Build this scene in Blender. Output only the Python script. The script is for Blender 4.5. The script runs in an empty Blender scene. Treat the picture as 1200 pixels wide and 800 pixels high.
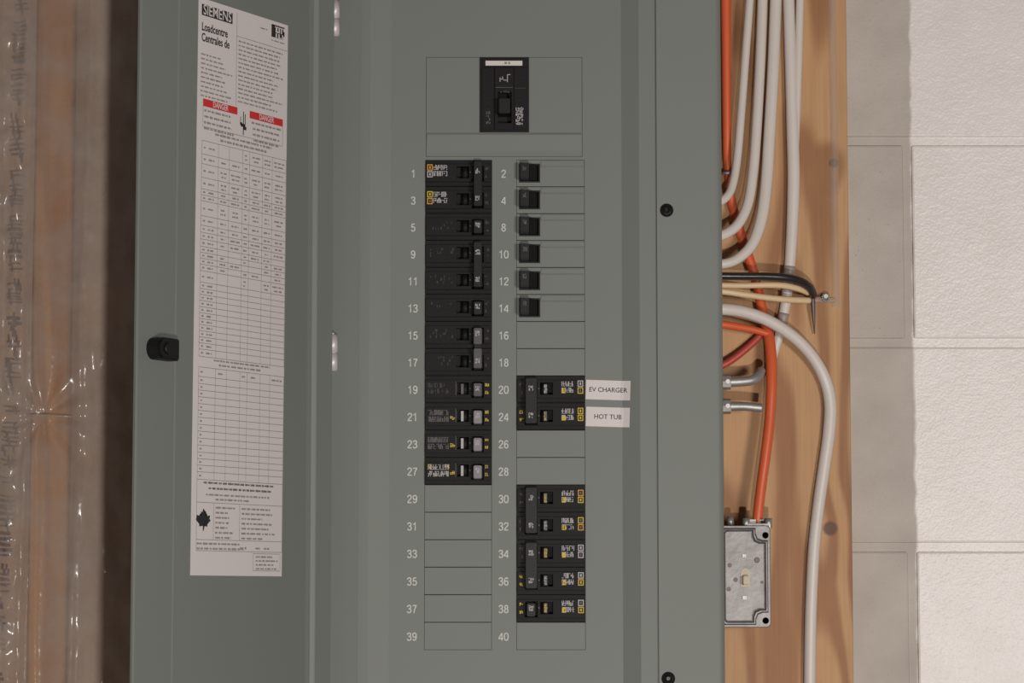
import bpy, bmesh, math, random
from mathutils import Vector, Matrix, noise

# ------------------------------------------------------------------ camera, world, lamps, exposure
sc = bpy.context.scene
C = sc.collection
F_PX = 3270.0
PITCH = math.atan(305 / 3270.0)
DIST = 2.579

cam_d = bpy.data.cameras.new('camera')
cam_d.sensor_width = 36.0
cam_d.lens = F_PX / 1200 * 36
cam_d.clip_start = 0.05
cam = bpy.data.objects.new('camera', cam_d)
C.objects.link(cam)
cam.location = (0, -DIST, 0)
cam.rotation_euler = (math.pi / 2 + PITCH, 0, 0)
sc.camera = cam

world = bpy.data.worlds.new('basement_ambient')
sc.world = world
world.use_nodes = True
wb = world.node_tree.nodes['Background']
wb.inputs['Color'].default_value = (1.0, 0.93, 0.86, 1)
wb.inputs['Strength'].default_value = 0.09


def lamp(name, loc, power, size, col):
    d = bpy.data.lights.new(name, 'POINT')
    d.energy = power
    d.shadow_soft_size = size
    d.color = col
    o = bpy.data.objects.new(name, d)
    C.objects.link(o)
    o.location = loc
    return o


# the photograph's shadows point to two lamps on the photographer's side of the room, both out of the picture:
# one well to the right, one beside and below the camera, neither nearer than the photographer stands
lamp('room_lamp_right_offscreen', (1.20, -2.65, -0.05), 142, 0.24, (1.0, 0.945, 0.895))
lamp('work_lamp_offscreen', (0.19, -2.60, -0.56), 112, 0.03, (1.0, 0.955, 0.915))

sc.view_settings.view_transform = 'Standard'
sc.view_settings.look = 'None'
sc.view_settings.gamma = 1.0
sc.view_settings.use_curve_mapping = False
sc.view_settings.exposure = -0.1

# ------------------------------------------------------------------ helpers
CP, SP = math.cos(PITCH), math.sin(PITCH)
K = DIST / (F_PX * CP)          # metres per pixel on the dead front


def U(px, py, Y):
    """point of the plane y = Y seen at a pixel of the 1200x800 photograph"""
    r = Vector((px - 600, F_PX * CP - (400 - py) * SP, F_PX * SP + (400 - py) * CP))
    t = (Y + DIST) / r.y
    return Vector((0, -DIST, 0)) + r * t


def X(px):
    return (px - 600) * K


def Z(py, Y=0.0):
    return U(600, py, Y).z


def mesh_obj(name, bm, mats, parent=None, loc=None):
    me = bpy.data.meshes.new(name)
    bm.to_mesh(me)
    bm.free()
    if not isinstance(mats, (list, tuple)):
        mats = [mats]
    for m in mats:
        me.materials.append(m)
    o = bpy.data.objects.new(name, me)
    C.objects.link(o)
    if parent is not None:
        o.parent = parent
    if loc is not None:
        o.location = loc
    return o


def wparent(o, p):
    """parent, keeping a mesh built in world coordinates in place"""
    o.parent = p
    o.matrix_parent_inverse = Matrix.Translation(-p.location)
    return o


def empty(name, loc=(0, 0, 0)):
    o = bpy.data.objects.new(name, None)
    C.objects.link(o)
    o.location = loc
    o.empty_display_size = 0.02
    return o


def tag(o, label=None, cat=None, group=None, kind=None):
    if label:
        o['label'] = label
    if cat:
        o['category'] = cat
    if group:
        o['group'] = group
    if kind:
        o['kind'] = kind
    return o


def box(bm, x0, x1, y0, y1, z0, z1, mi=0, bev=0.0, seg=1):
    b = bmesh.new()
    bmesh.ops.create_cube(b, size=1)
    bmesh.ops.scale(b, vec=(x1 - x0, y1 - y0, z1 - z0), verts=b.verts)
    bmesh.ops.translate(b, vec=((x0 + x1) / 2, (y0 + y1) / 2, (z0 + z1) / 2), verts=b.verts)
    if bev:
        bmesh.ops.bevel(b, geom=b.edges[:], offset=bev, segments=seg, profile=0.5, affect='EDGES')
    merge(bm, b, mi)


def merge(bm, b, mi=None, smooth=False):
    vm = {}
    for v in b.verts:
        vm[v] = bm.verts.new(v.co)
    for f in b.faces:
        try:
            nf = bm.faces.new([vm[v] for v in f.verts])
        except ValueError:
            continue
        nf.material_index = f.material_index if mi is None else mi
        nf.smooth = f.smooth or smooth
    b.free()


def quad(bm, x0, x1, z0, z1, y, mi=0):
    """flat print facing the camera"""
    vs = [bm.verts.new((x0, y, z0)), bm.verts.new((x1, y, z0)), bm.verts.new((x1, y, z1)), bm.verts.new((x0, y, z1))]
    f = bm.faces.new(vs)
    f.material_index = mi
    return f


def slab(bm, xs, zs, yf, yb, holes=(), mi=0, bev=0.0):
    """plate in the xz plane from yf (front) to yb (back) with rectangular holes (x0,x1,z0,z1)"""
    b = bmesh.new()
    X_ = sorted(set([xs[0], xs[1]] + [h[0] for h in holes] + [h[1] for h in holes]))
    Z_ = sorted(set([zs[0], zs[1]] + [h[2] for h in holes] + [h[3] for h in holes]))
    X_ = [x for x in X_ if xs[0] <= x <= xs[1]]
    Z_ = [z for z in Z_ if zs[0] <= z <= zs[1]]
    vf, vb = {}, {}
    for i, x in enumerate(X_):
        for j, z in enumerate(Z_):
            vf[i, j] = b.verts.new((x, yf, z))
            vb[i, j] = b.verts.new((x, yb, z))

    def solid(i, j):
        if i < 0 or j < 0 or i >= len(X_) - 1 or j >= len(Z_) - 1:
            return False
        cx, cz = (X_[i] + X_[i + 1]) / 2, (Z_[j] + Z_[j + 1]) / 2
        return not any(h[0] < cx < h[1] and h[2] < cz < h[3] for h in holes)
    for i in range(len(X_) - 1):
        for j in range(len(Z_) - 1):
            if not solid(i, j):
                continue
            b.faces.new([vf[i, j], vf[i + 1, j], vf[i + 1, j + 1], vf[i, j + 1]])
            b.faces.new([vb[i, j + 1], vb[i + 1, j + 1], vb[i + 1, j], vb[i, j]])
            if not solid(i - 1, j):
                b.faces.new([vb[i, j], vf[i, j], vf[i, j + 1], vb[i, j + 1]])
            if not solid(i + 1, j):
                b.faces.new([vf[i + 1, j], vb[i + 1, j], vb[i + 1, j + 1], vf[i + 1, j + 1]])
            if not solid(i, j - 1):
                b.faces.new([vb[i, j], vb[i + 1, j], vf[i + 1, j], vf[i, j]])
            if not solid(i, j + 1):
                b.faces.new([vf[i, j + 1], vf[i + 1, j + 1], vb[i + 1, j + 1], vb[i, j + 1]])
    for v in [v for v in b.verts if not v.link_faces]:
        b.verts.remove(v)
    if bev:
        es = [e for e in b.edges if len(e.link_faces) == 2 and e.calc_face_angle() > 0.7]
        bmesh.ops.bevel(b, geom=es, offset=bev, segments=1, affect='EDGES')
    merge(bm, b, mi)


def cyl(bm, p0, p1, r0, r1=None, n=16, mi=0, caps=True, smooth=True):
    p0, p1 = Vector(p0), Vector(p1)
    r1 = r0 if r1 is None else r1
    ax = (p1 - p0).normalized()
    a = ax.orthogonal().normalized()
    c = ax.cross(a)
    A = [bm.verts.new(p0 + (a * math.cos(2 * math.pi * k / n) + c * math.sin(2 * math.pi * k / n)) * r0) for k in range(n)]
    B = [bm.verts.new(p1 + (a * math.cos(2 * math.pi * k / n) + c * math.sin(2 * math.pi * k / n)) * r1) for k in range(n)]
    for k in range(n):
        f = bm.faces.new([A[k], A[(k + 1) % n], B[(k + 1) % n], B[k]])
        f.smooth = smooth
        f.material_index = mi
    if caps:
        f = bm.faces.new(A[::-1]); f.material_index = mi
        f = bm.faces.new(B); f.material_index = mi


def catmull(pts, sub=8):
    out = []
    n = len(pts)
    for i in range(n - 1):
        p0 = pts[max(i - 1, 0)]; p1 = pts[i]; p2 = pts[i + 1]; p3 = pts[min(i + 2, n - 1)]
        for k in range(sub):
            t = k / sub
            out.append(tuple(0.5 * ((2 * b) + (-a + c) * t + (2 * a - 5 * b + 4 * c - d) * t * t + (-a + 3 * b - 3 * c + d) * t ** 3)
                             for a, b, c, d in zip(p0, p1, p2, p3)))
    out.append(tuple(pts[-1]))
    return out


def tube(bm, pts, n=14, sub=8, mi=0):
    """pts = (x, y, z, half width in the wall plane, half depth); smooth closed tube"""
    P = catmull(pts, sub)
    rings = []
    for i, q in enumerate(P):
        a = Vector(P[max(i - 1, 0)][:3]); b = Vector(P[min(i + 1, len(P) - 1)][:3])
        t = (b - a).normalized()
        side = t.cross(Vector((0, 1, 0)))
        if side.length < 0.05:
            side = t.cross(Vector((0, 0, 1)))
        side.normalize()
        dep = side.cross(t).normalized()
        c = Vector(q[:3])
        rings.append([bm.verts.new(c + side * q[3] * math.cos(2 * math.pi * k / n) + dep * q[4] * math.sin(2 * math.pi * k / n)) for k in range(n)])
    for A, B in zip(rings, rings[1:]):
        for k in range(n):
            f = bm.faces.new([A[k], A[(k + 1) % n], B[(k + 1) % n], B[k]])
            f.smooth = True
            f.material_index = mi
    f = bm.faces.new(rings[0][::-1]); f.material_index = mi
    f = bm.faces.new(rings[-1]); f.material_index = mi
    bmesh.ops.recalc_face_normals(bm, faces=bm.faces)


def text_bm(s, size, align='CENTER', bold=0.0, sx=1.0):
    """flat lettering as a bmesh, x right, y up"""
    cu = bpy.data.curves.new('t', 'FONT')
    cu.body = s
    cu.size = size
    cu.align_x = align
    cu.align_y = 'CENTER'
    cu.offset = bold
    cu.resolution_u = 3
    ob = bpy.data.objects.new('t', cu)
    me = bpy.data.meshes.new_from_object(ob)
    b = bmesh.new()
    b.from_mesh(me)
    for v in b.verts:
        v.co.x *= sx
    bpy.data.objects.remove(ob)
    bpy.data.curves.remove(cu)
    bpy.data.meshes.remove(me)
    return b


def put_text(bm, s, size, cx, cz, y, mi=0, align='CENTER', bold=0.0, sx=1.0, rot=0.0):
    b = text_bm(s, size, align, bold, sx)
    ca, sa = math.cos(rot), math.sin(rot)
    for v in b.verts:
        x_, z_ = v.co.x, v.co.y
        v.co = Vector((cx + x_ * ca - z_ * sa, y, cz + x_ * sa + z_ * ca))
    merge(bm, b, mi)


# ------------------------------------------------------------------ materials
def srgb(r, g, b):
    def f(c):
        c /= 255
        return c / 12.92 if c <= 0.04045 else ((c + 0.055) / 1.055) ** 2.4
    return (f(r), f(g), f(b), 1)


def mat(name, col, rough=0.5, metal=0.0, bump=0.0, bscale=200.0, vary=0.0, vscale=30.0, spec=0.5):
    m = bpy.data.materials.new(name)
    m.use_nodes = True
    nt = m.node_tree
    N, L = nt.nodes, nt.links
    p = N['Principled BSDF']
    p.inputs['Base Color'].default_value = col
    p.inputs['Roughness'].default_value = rough
    p.inputs['Metallic'].default_value = metal
    p.inputs['Specular IOR Level'].default_value = spec
    if bump or vary:
        tc = N.new('ShaderNodeTexCoord')
    if vary:
        n = N.new('ShaderNodeTexNoise'); n.inputs['Scale'].default_value = vscale; n.inputs['Detail'].default_value = 5
        L.new(tc.outputs['Object'], n.inputs['Vector'])
        mx = N.new('ShaderNodeMix'); mx.data_type = 'RGBA'
        mx.inputs['A'].default_value = tuple(c * (1 - vary) for c in col[:3]) + (1,)
        mx.inputs['B'].default_value = tuple(min(1, c * (1 + vary)) for c in col[:3]) + (1,)
        L.new(n.outputs['Fac'], mx.inputs['Factor'])
        L.new(mx.outputs['Result'], p.inputs['Base Color'])
    if bump:
        n = N.new('ShaderNodeTexNoise'); n.inputs['Scale'].default_value = bscale; n.inputs['Detail'].default_value = 3
        L.new(tc.outputs['Object'], n.inputs['Vector'])
        b = N.new('ShaderNodeBump'); b.inputs['Strength'].default_value = bump; b.inputs['Distance'].default_value = 0.001
        L.new(n.outputs['Fac'], b.inputs['Height'])
        L.new(b.outputs['Normal'], p.inputs['Normal'])
    return m


M = {}
M['paint'] = mat('grey_green_enamel', srgb(113, 117, 112), 0.58, bump=0.05, bscale=900, vary=0.03, vscale=6)
M['black'] = mat('black_plastic', srgb(22, 21, 22), 0.5, bump=0.12, bscale=700, spec=0.3)
M['black2'] = mat('black_phenolic', srgb(23, 22, 23), 0.6, bump=0.2, bscale=500, spec=0.22)
M['hgrey'] = mat('dark_grey_handle', srgb(74, 71, 74), 0.5)
M['hlight'] = mat('grey_handle', srgb(128, 122, 128), 0.5)
M['num'] = mat('light_grey_ink', srgb(196, 196, 190), 0.6)
M['ink_w'] = mat('white_ink', srgb(176, 172, 172), 0.6)
M['ink_g'] = mat('grey_ink', srgb(92, 90, 88), 0.6)
M['ink_d'] = mat('dim_grey_ink', srgb(62, 60, 60), 0.6)
M['ink_y'] = mat('yellow_ink', srgb(196, 170, 42), 0.6)
M['ink_o'] = mat('ochre_ink', srgb(206, 146, 44), 0.6)
M['paper'] = mat('white_paper', srgb(206, 199, 198), 0.6)
M['paper_line'] = mat('fine_grey_print', srgb(128, 120, 120), 0.6)
M['ink_k'] = mat('black_ink', srgb(38, 36, 38), 0.6)
M['ink_s'] = mat('small_print', srgb(122, 114, 114), 0.6)
M['ink_r'] = mat('red_ink', srgb(196, 44, 44), 0.55)
M['sticker'] = mat('white_tape', srgb(208, 200, 197), 0.5)
M['screw'] = mat('black_screw', srgb(30, 30, 30), 0.3, 0.3)
M['steel'] = mat('bright_steel', srgb(206, 196, 197), 0.45, 0.25)
M['galv'] = mat('galvanized_steel', srgb(122, 119, 118), 0.48, 0.7, bump=0.3, bscale=140, vary=0.4, vscale=70)
M['zinc'] = mat('dull_zinc', srgb(170, 168, 164), 0.5, 0.75, bump=0.15, bscale=300, vary=0.15, vscale=90)
M['white_c'] = mat('white_cable_jacket', srgb(206, 197, 190), 0.42, vary=0.05, vscale=40)
M['orange_c'] = mat('orange_cable_jacket', srgb(208, 92, 52), 0.42, vary=0.08, vscale=30)
M['red_c'] = mat('red_cable_jacket', srgb(176, 70, 60), 0.4, vary=0.1, vscale=30)
M['black_c'] = mat('black_cable_jacket', srgb(40, 36, 36), 0.28)
M['beige_c'] = mat('cream_cable_jacket', srgb(214, 186, 148), 0.42)
M['tape'] = mat('grey_tape', srgb(150, 140, 132), 0.4)
M['toggle'] = mat('ivory_plastic', srgb(180, 168, 138), 0.4)
M['rust'] = mat('tarnished_metal', srgb(96, 84, 80), 0.5, 0.6)


def wood_mat(name, light, dark, sx, sz, knots=(), rough=0.62, contrast=(0.25, 0.8), seed=0.0, dist=6.0):
    m = bpy.data.materials.new(name)
    m.use_nodes = True
    N, L = m.node_tree.nodes, m.node_tree.links
    p = N['Principled BSDF']
    p.inputs['Roughness'].default_value = rough
    g = N.new('ShaderNodeNewGeometry')
    mp = N.new('ShaderNodeMapping')
    mp.inputs['Scale'].default_value = (sx, sx, sz)
    mp.inputs['Location'].default_value = (seed, seed, seed)
    L.new(g.outputs['Position'], mp.inputs['Vector'])
    # large, slow field whose level lines make the cathedral figure
    n1 = N.new('ShaderNodeTexNoise'); n1.inputs['Scale'].default_value = 1.0; n1.inputs['Detail'].default_value = 2.0; n1.inputs['Roughness'].default_value = 0.45
    L.new(mp.outputs['Vector'], n1.inputs['Vector'])
    mul = N.new('ShaderNodeMath'); mul.operation = 'MULTIPLY'; mul.inputs[1].default_value = dist
    L.new(n1.outputs['Fac'], mul.inputs[0])
    fr = N.new('ShaderNodeMath'); fr.operation = 'PINGPONG'; fr.inputs[1].default_value = 0.5
    src = mul.outputs[0]
    for (kx, kz, r) in knots:        # rings bend round each knot
        d = N.new('ShaderNodeVectorMath'); d.operation = 'SUBTRACT'; d.inputs[1].default_value = (kx, 0, kz)
        L.new(g.outputs['Position'], d.inputs[0])
        s = N.new('ShaderNodeVectorMath'); s.operation = 'MULTIPLY'; s.inputs[1].default_value = (1.0, 0, 0.6)
        L.new(d.outputs[0], s.inputs[0])
        ln = N.new('ShaderNodeVectorMath'); ln.operation = 'LENGTH'
        L.new(s.outputs[0], ln.inputs[0])
        q = N.new('ShaderNodeMapRange'); q.inputs['From Min'].default_value = 0; q.inputs['From Max'].default_value = r * 4.5
        q.inputs['To Min'].default_value = 0.45; q.inputs['To Max'].default_value = 0
        L.new(ln.outputs['Value'], q.inputs['Value'])
        ad = N.new('ShaderNodeMath'); ad.operation = 'ADD'
        L.new(src, ad.inputs[0]); L.new(q.outputs[0], ad.inputs[1])
        src = ad.outputs[0]
    L.new(src, fr.inputs[0])
    mr = N.new('ShaderNodeMapRange'); mr.interpolation_type = 'SMOOTHSTEP'
    mr.inputs['From Min'].default_value = contrast[0] * 0.5; mr.inputs['From Max'].default_value = contrast[1] * 0.5
    L.new(fr.outputs[0], mr.inputs['Value'])
    # fine fibre streaks
    mp2 = N.new('ShaderNodeMapping'); mp2.inputs['Scale'].default_value = (420, 420, 9)
    L.new(g.outputs['Position'], mp2.inputs['Vector'])
    n2 = N.new('ShaderNodeTexNoise'); n2.inputs['Scale'].default_value = 1; n2.inputs['Detail'].default_value = 3
    L.new(mp2.outputs['Vector'], n2.inputs['Vector'])
    n3 = N.new('ShaderNodeTexNoise'); n3.inputs['Scale'].default_value = 14; n3.inputs['Detail'].default_value = 3
    L.new(g.outputs['Position'], n3.inputs['Vector'])
    mix = N.new('ShaderNodeMix'); mix.data_type = 'RGBA'
    mix.inputs['A'].default_value = light; mix.inputs['B'].default_value = dark
    L.new(mr.outputs[0], mix.inputs['Factor'])
    hs = N.new('ShaderNodeHueSaturation')
    v = N.new('ShaderNodeMath'); v.operation = 'MULTIPLY_ADD'; v.inputs[1].default_value = 0.30; v.inputs[2].default_value = 0.70
    L.new(n2.outputs['Fac'], v.inputs[0])
    v2 = N.new('ShaderNodeMath'); v2.operation = 'MULTIPLY_ADD'; v2.inputs[1].default_value = 0.30; 
    L.new(n3.outputs['Fac'], v2.inputs[0]); L.new(v.outputs[0], v2.inputs[2])
    L.new(v2.outputs[0], hs.inputs['Value'])
    L.new(mix.outputs['Result'], hs.inputs['Color'])
    col = hs.outputs['Color']
    for (kx, kz, r) in knots:
        d = N.new('ShaderNodeVectorMath'); d.operation = 'SUBTRACT'; d.inputs[1].default_value = (kx, 0, kz)
        L.new(g.outputs['Position'], d.inputs[0])
        s = N.new('ShaderNodeVectorMath'); s.operation = 'MULTIPLY'; s.inputs[1].default_value = (1, 0, 1)
        L.new(d.outputs[0], s.inputs[0])
        ln = N.new('ShaderNodeVectorMath'); ln.operation = 'LENGTH'
        L.new(s.outputs[0], ln.inputs[0])
        q = N.new('ShaderNodeMapRange'); q.inputs['From Min'].default_value = r * 0.75; q.inputs['From Max'].default_value = r * 1.15
        q.inputs['To Min'].default_value = 0.85; q.inputs['To Max'].default_value = 0
        L.new(ln.outputs['Value'], q.inputs['Value'])
        mk = N.new('ShaderNodeMix'); mk.data_type = 'RGBA'; mk.inputs['B'].default_value = srgb(82, 56, 42)
        L.new(q.outputs[0], mk.inputs['Factor']); L.new(col, mk.inputs['A'])
        col = mk.outputs['Result']
    L.new(col, p.inputs['Base Color'])
    bp = N.new('ShaderNodeBump'); bp.inputs['Strength'].default_value = 0.25; bp.inputs['Distance'].default_value = 0.0006
    L.new(n2.outputs['Fac'], bp.inputs['Height']); L.new(bp.outputs['Normal'], p.inputs['Normal'])
    return m


PLY_Y = 0.115
BLK_Y = 0.152
DY = PLY_Y - 0.105       # cable depths below are given for a board at 0.105
k1, k2 = U(977, 191, PLY_Y), U(973, 619, PLY_Y)
M['ply'] = wood_mat('plywood_face', srgb(184, 141, 98), srgb(150, 103, 64), 11.0, 2.2,
                    knots=((k1.x, k1.z, 0.0048), (k2.x, k2.z, 0.0072)), seed=3.1, dist=6.5)
M['stud'] = wood_mat('stud_wood', srgb(234, 168, 98), srgb(206, 140, 76), 20, 2.0, seed=7.7, dist=4.0)


def wall_material():
    m = bpy.data.materials.new('concrete_part_painted_white')
    m.use_nodes = True
    N, L = m.node_tree.nodes, m.node_tree.links
    p = N['Principled BSDF']
    g = N.new('ShaderNodeNewGeometry')
    sep = N.new('ShaderNodeSeparateXYZ'); L.new(g.outputs['Position'], sep.inputs[0])
    # ragged paint edge
    ne = N.new('ShaderNodeTexNoise'); ne.inputs['Scale'].default_value = 45; ne.inputs['Detail'].default_value = 4
    L.new(g.outputs['Position'], ne.inputs['Vector'])
    off = N.new('ShaderNodeMath'); off.operation = 'MULTIPLY_ADD'; off.inputs[1].default_value = 0.008
    L.new(ne.outputs['Fac'], off.inputs[0]); L.new(sep.outputs['X'], off.inputs[2])
    xb = U(1071, 400, BLK_Y).x + 0.004
    st = N.new('ShaderNodeMapRange'); st.inputs['From Min'].default_value = xb - 0.0015; st.inputs['From Max'].default_value = xb + 0.0015
    L.new(off.outputs[0], st.inputs['Value'])
    # bare concrete
    n1 = N.new('ShaderNodeTexNoise'); n1.inputs['Scale'].default_value = 22; n1.inputs['Detail'].default_value = 6
    n2 = N.new('ShaderNodeTexNoise'); n2.inputs['Scale'].default_value = 420; n2.inputs['Detail'].default_value = 3
    for n in (n1, n2):
        L.new(g.outputs['Position'], n.inputs['Vector'])
    ca = N.new('ShaderNodeMix'); ca.data_type = 'RGBA'
    ca.inputs['A'].default_value = srgb(166, 157, 149); ca.inputs['B'].default_value = srgb(196, 187, 178)
    L.new(n1.outputs['Fac'], ca.inputs['Factor'])
    sp = N.new('ShaderNodeMapRange'); sp.inputs['From Min'].default_value = 0.69; sp.inputs['From Max'].default_value = 0.78
    L.new(n2.outputs['Fac'], sp.inputs['Value'])
    cs = N.new('ShaderNodeMix'); cs.data_type = 'RGBA'; cs.inputs['B'].default_value = srgb(128, 120, 114)
    L.new(ca.outputs['Result'], cs.inputs['A']); L.new(sp.outputs[0], cs.inputs['Factor'])
    # stains in the bare part
    vz = N.new('ShaderNodeTexNoise'); vz.inputs['Scale'].default_value = 130; vz.inputs['Detail'].default_value = 4
    L.new(g.outputs['Position'], vz.inputs['Vector'])
    pt = N.new('ShaderNodeMix'); pt.data_type = 'RGBA'
    pt.inputs['A'].default_value = srgb(216, 208, 204); pt.inputs['B'].default_value = srgb(232, 225, 222)
    L.new(n1.outputs['Fac'], pt.inputs['Factor'])
    col = N.new('ShaderNodeMix'); col.data_type = 'RGBA'
    L.new(st.outputs[0], col.inputs['Factor']); L.new(cs.outputs['Result'], col.inputs['A']); L.new(pt.outputs['Result'], col.inputs['B'])
    L.new(col.outputs['Result'], p.inputs['Base Color'])
    rr = N.new('ShaderNodeMapRange'); rr.inputs['To Min'].default_value = 0.85; rr.inputs['To Max'].default_value = 0.36
    L.new(st.outputs[0], rr.inputs['Value']); L.new(rr.outputs[0], p.inputs['Roughness'])
    ad = N.new('ShaderNodeMath'); ad.operation = 'ADD'
    L.new(n2.outputs['Fac'], ad.inputs[0]); L.new(vz.outputs['Fac'], ad.inputs[1])
    b = N.new('ShaderNodeBump'); b.inputs['Strength'].default_value = 0.38; b.inputs['Distance'].default_value = 0.0012
    L.new(ad.outputs[0], b.inputs['Height']); L.new(b.outputs['Normal'], p.inputs['Normal'])
    return m


M['wall'] = wall_material()


def film(name, col, haze, rough=0.18, bump=0.3, bscale=60):
    """clear polyethylene: part seen through, part milky, glossy"""
    m = bpy.data.materials.new(name)
    m.use_nodes = True
    N, L = m.node_tree.nodes, m.node_tree.links
    p = N['Principled BSDF']
    out = N['Material Output']
    p.inputs['Base Color'].default_value = col
    p.inputs['Roughness'].default_value = rough
    p.inputs['Specular IOR Level'].default_value = 0.75
    tr = N.new('ShaderNodeBsdfTransparent'); tr.inputs['Color'].default_value = (0.96, 0.95, 0.93, 1)
    mx = N.new('ShaderNodeMixShader')
    tc = N.new('ShaderNodeNewGeometry')
    n = N.new('ShaderNodeTexNoise'); n.inputs['Scale'].default_value = 9; n.inputs['Detail'].default_value = 3
    n.inputs['Scale'].default_value = 20; n.inputs['Detail'].default_value = 4
    L.new(tc.outputs['Position'], n.inputs['Vector'])
    mr = N.new('ShaderNodeMapRange'); mr.inputs['From Min'].default_value = 0.3; mr.inputs['From Max'].default_value = 0.7
    mr.inputs['To Min'].default_value = haze * 0.6; mr.inputs['To Max'].default_value = min(1, haze * 1.45)
    L.new(n.outputs['Fac'], mr.inputs['Value'])
    L.new(mr.outputs[0], mx.inputs[0]); L.new(tr.outputs[0], mx.inputs[1]); L.new(p.outputs[0], mx.inputs[2])
    L.new(mx.outputs[0], out.inputs['Surface'])
    n2 = N.new('ShaderNodeTexNoise'); n2.inputs['Scale'].default_value = bscale; n2.inputs['Detail'].default_value = 2
    L.new(tc.outputs['Position'], n2.inputs['Vector'])
    b = N.new('ShaderNodeBump'); b.inputs['Strength'].default_value = bump; b.inputs['Distance'].default_value = 0.004
    L.new(n2.outputs['Fac'], b.inputs['Height']); L.new(b.outputs['Normal'], p.inputs['Normal'])
    return m


M['poly'] = film('vapour_barrier_film', srgb(216, 200, 188), 0.44)
M['clear'] = film('clear_plastic', srgb(222, 206, 194), 0.22, 0.15, 0.2, 90)
M['batt'] = mat('mineral_wool', srgb(214, 184, 162), 0.95, bump=0.8, bscale=70, vary=0.42, vscale=13)
M['poly_ink'] = mat('faded_violet_print', srgb(132, 118, 128), 0.7)

# ------------------------------------------------------------------ setting: block wall
wx0, wx1, wz0, wz1 = -1.0, 1.05, -0.62, 1.15
bm = bmesh.new()
box(bm, wx0, wx1, BLK_Y + 0.0025, BLK_Y + 0.14, wz0, wz1)
wall = tag(mesh_obj('wall_back', bm, M['wall']), kind='structure')
joint_z = [U(1100, y, BLK_Y).z for y in (165, 403.5, 641)]
course = (joint_z[0] - joint_z[2]) / 2
J = 0.0085
vx = U(1066, 400, BLK_Y).x
bl = 2 * course
full = None
r = random.Random(4)
for ci in range(-2, 6):
    zt = joint_z[0] + course * (3 - ci) - J / 2
    zb = zt - course + J
    if zt < wz0 or zb > wz1:
        continue
    # courses alternate: vertical joint beside the paint edge in every second course
    ph = vx if ci % 2 == 1 else vx + bl / 2
    for k in range(-2, 3):
        x0 = ph + k * bl + J / 2
        x1 = x0 + bl - J
        x0c, x1c = max(x0, U(880, 400, BLK_Y).x), min(x1, wx1)
        if x1c - x0c < 0.02:
            continue
        bm = bmesh.new()
        box(bm, x0c, x1c, BLK_Y + r.uniform(-.0004, .0004), BLK_Y + 0.06, max(zb, wz0), min(zt, wz1), bev=0.0022, seg=2)
        mesh_obj('block', bm, M['wall'], wall)

# ------------------------------------------------------------------ plywood backboard
px_r = U(996, 400, PLY_Y).x
bm = bmesh.new()
box(bm, X(318), px_r, PLY_Y, PLY_Y + 0.018, wz0 + 0.05, wz1 - 0.05, bev=0.0008)
ply = tag(mesh_obj('plywood_backboard', bm, M['ply']),
          'tan plywood backboard with knots behind the panel and cables', 'plywood')
for xx in (X(330), X(600), px_r - 0.05):
    bm = bmesh.new()
    box(bm, xx, xx + 0.038, PLY_Y + 0.017, BLK_Y + 0.001, wz0 + 0.06, wz1 - 0.06)
    mesh_obj('furring_strip', bm, M['stud'], ply)

# ------------------------------------------------------------------ stud, insulation and vapour barrier on the left
POLY_Y = 0.098
sx0, sx1 = U(38, 400, POLY_Y + 0.006).x, U(81, 400, POLY_Y + 0.006).x
bm = bmesh.new()
box(bm, sx0, sx1, POLY_Y + 0.006, BLK_Y + 0.003, wz0, wz1, bev=0.002)
tag(mesh_obj('wall_stud', bm, M['stud']), 'tan wooden wall stud upright behind the clear plastic sheet', 'stud')


def batt(x0, x1, label):
    bm = bmesh.new()
    nx, nz = 10, 60
    g = {}
    for i in range(nx + 1):
        for j in range(nz + 1):
            x = x0 + (x1 - x0) * i / nx
            z = wz0 + (wz1 - wz0) * j / nz
            e = min(i, nx - i) / nx
            y = POLY_Y + 0.022 - 0.008 * min(1, e * 5) + 0.004 * noise.noise(Vector((x * 14, z * 9, 3)))
            g[i, j] = bm.verts.new((x, y, z))
    for i in range(nx):
        for j in range(nz):
            bm.faces.new([g[i, j], g[i + 1, j], g[i + 1, j + 1], g[i, j + 1]]).smooth = True
    ring = [g[i, 0] for i in range(nx + 1)] + [g[nx, j] for j in range(1, nz + 1)] + [g[i, nz] for i in range(nx - 1, -1, -1)] + [g[0, j] for j in range(nz - 1, 0, -1)]
    back = [bm.verts.new((v.co.x, BLK_Y + 0.003, v.co.z)) for v in ring]
    n = len(ring)
    for k in range(n):
        bm.faces.new([ring[(k + 1) % n], ring[k], back[k], back[(k + 1) % n]])
    bm.faces.new(back[::-1])
    return tag(mesh_obj('insulation_batt', bm, M['batt']), label, 'insulation')


batt(sx1 + 0.0005, X(317), 'beige insulation batt behind plastic, between stud and breaker panel')
batt(sx0 - 0.26, sx0 - 0.0005, 'beige insulation batt behind plastic with violet print, beyond the stud')

st_p = U(50, 487, POLY_Y)


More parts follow.
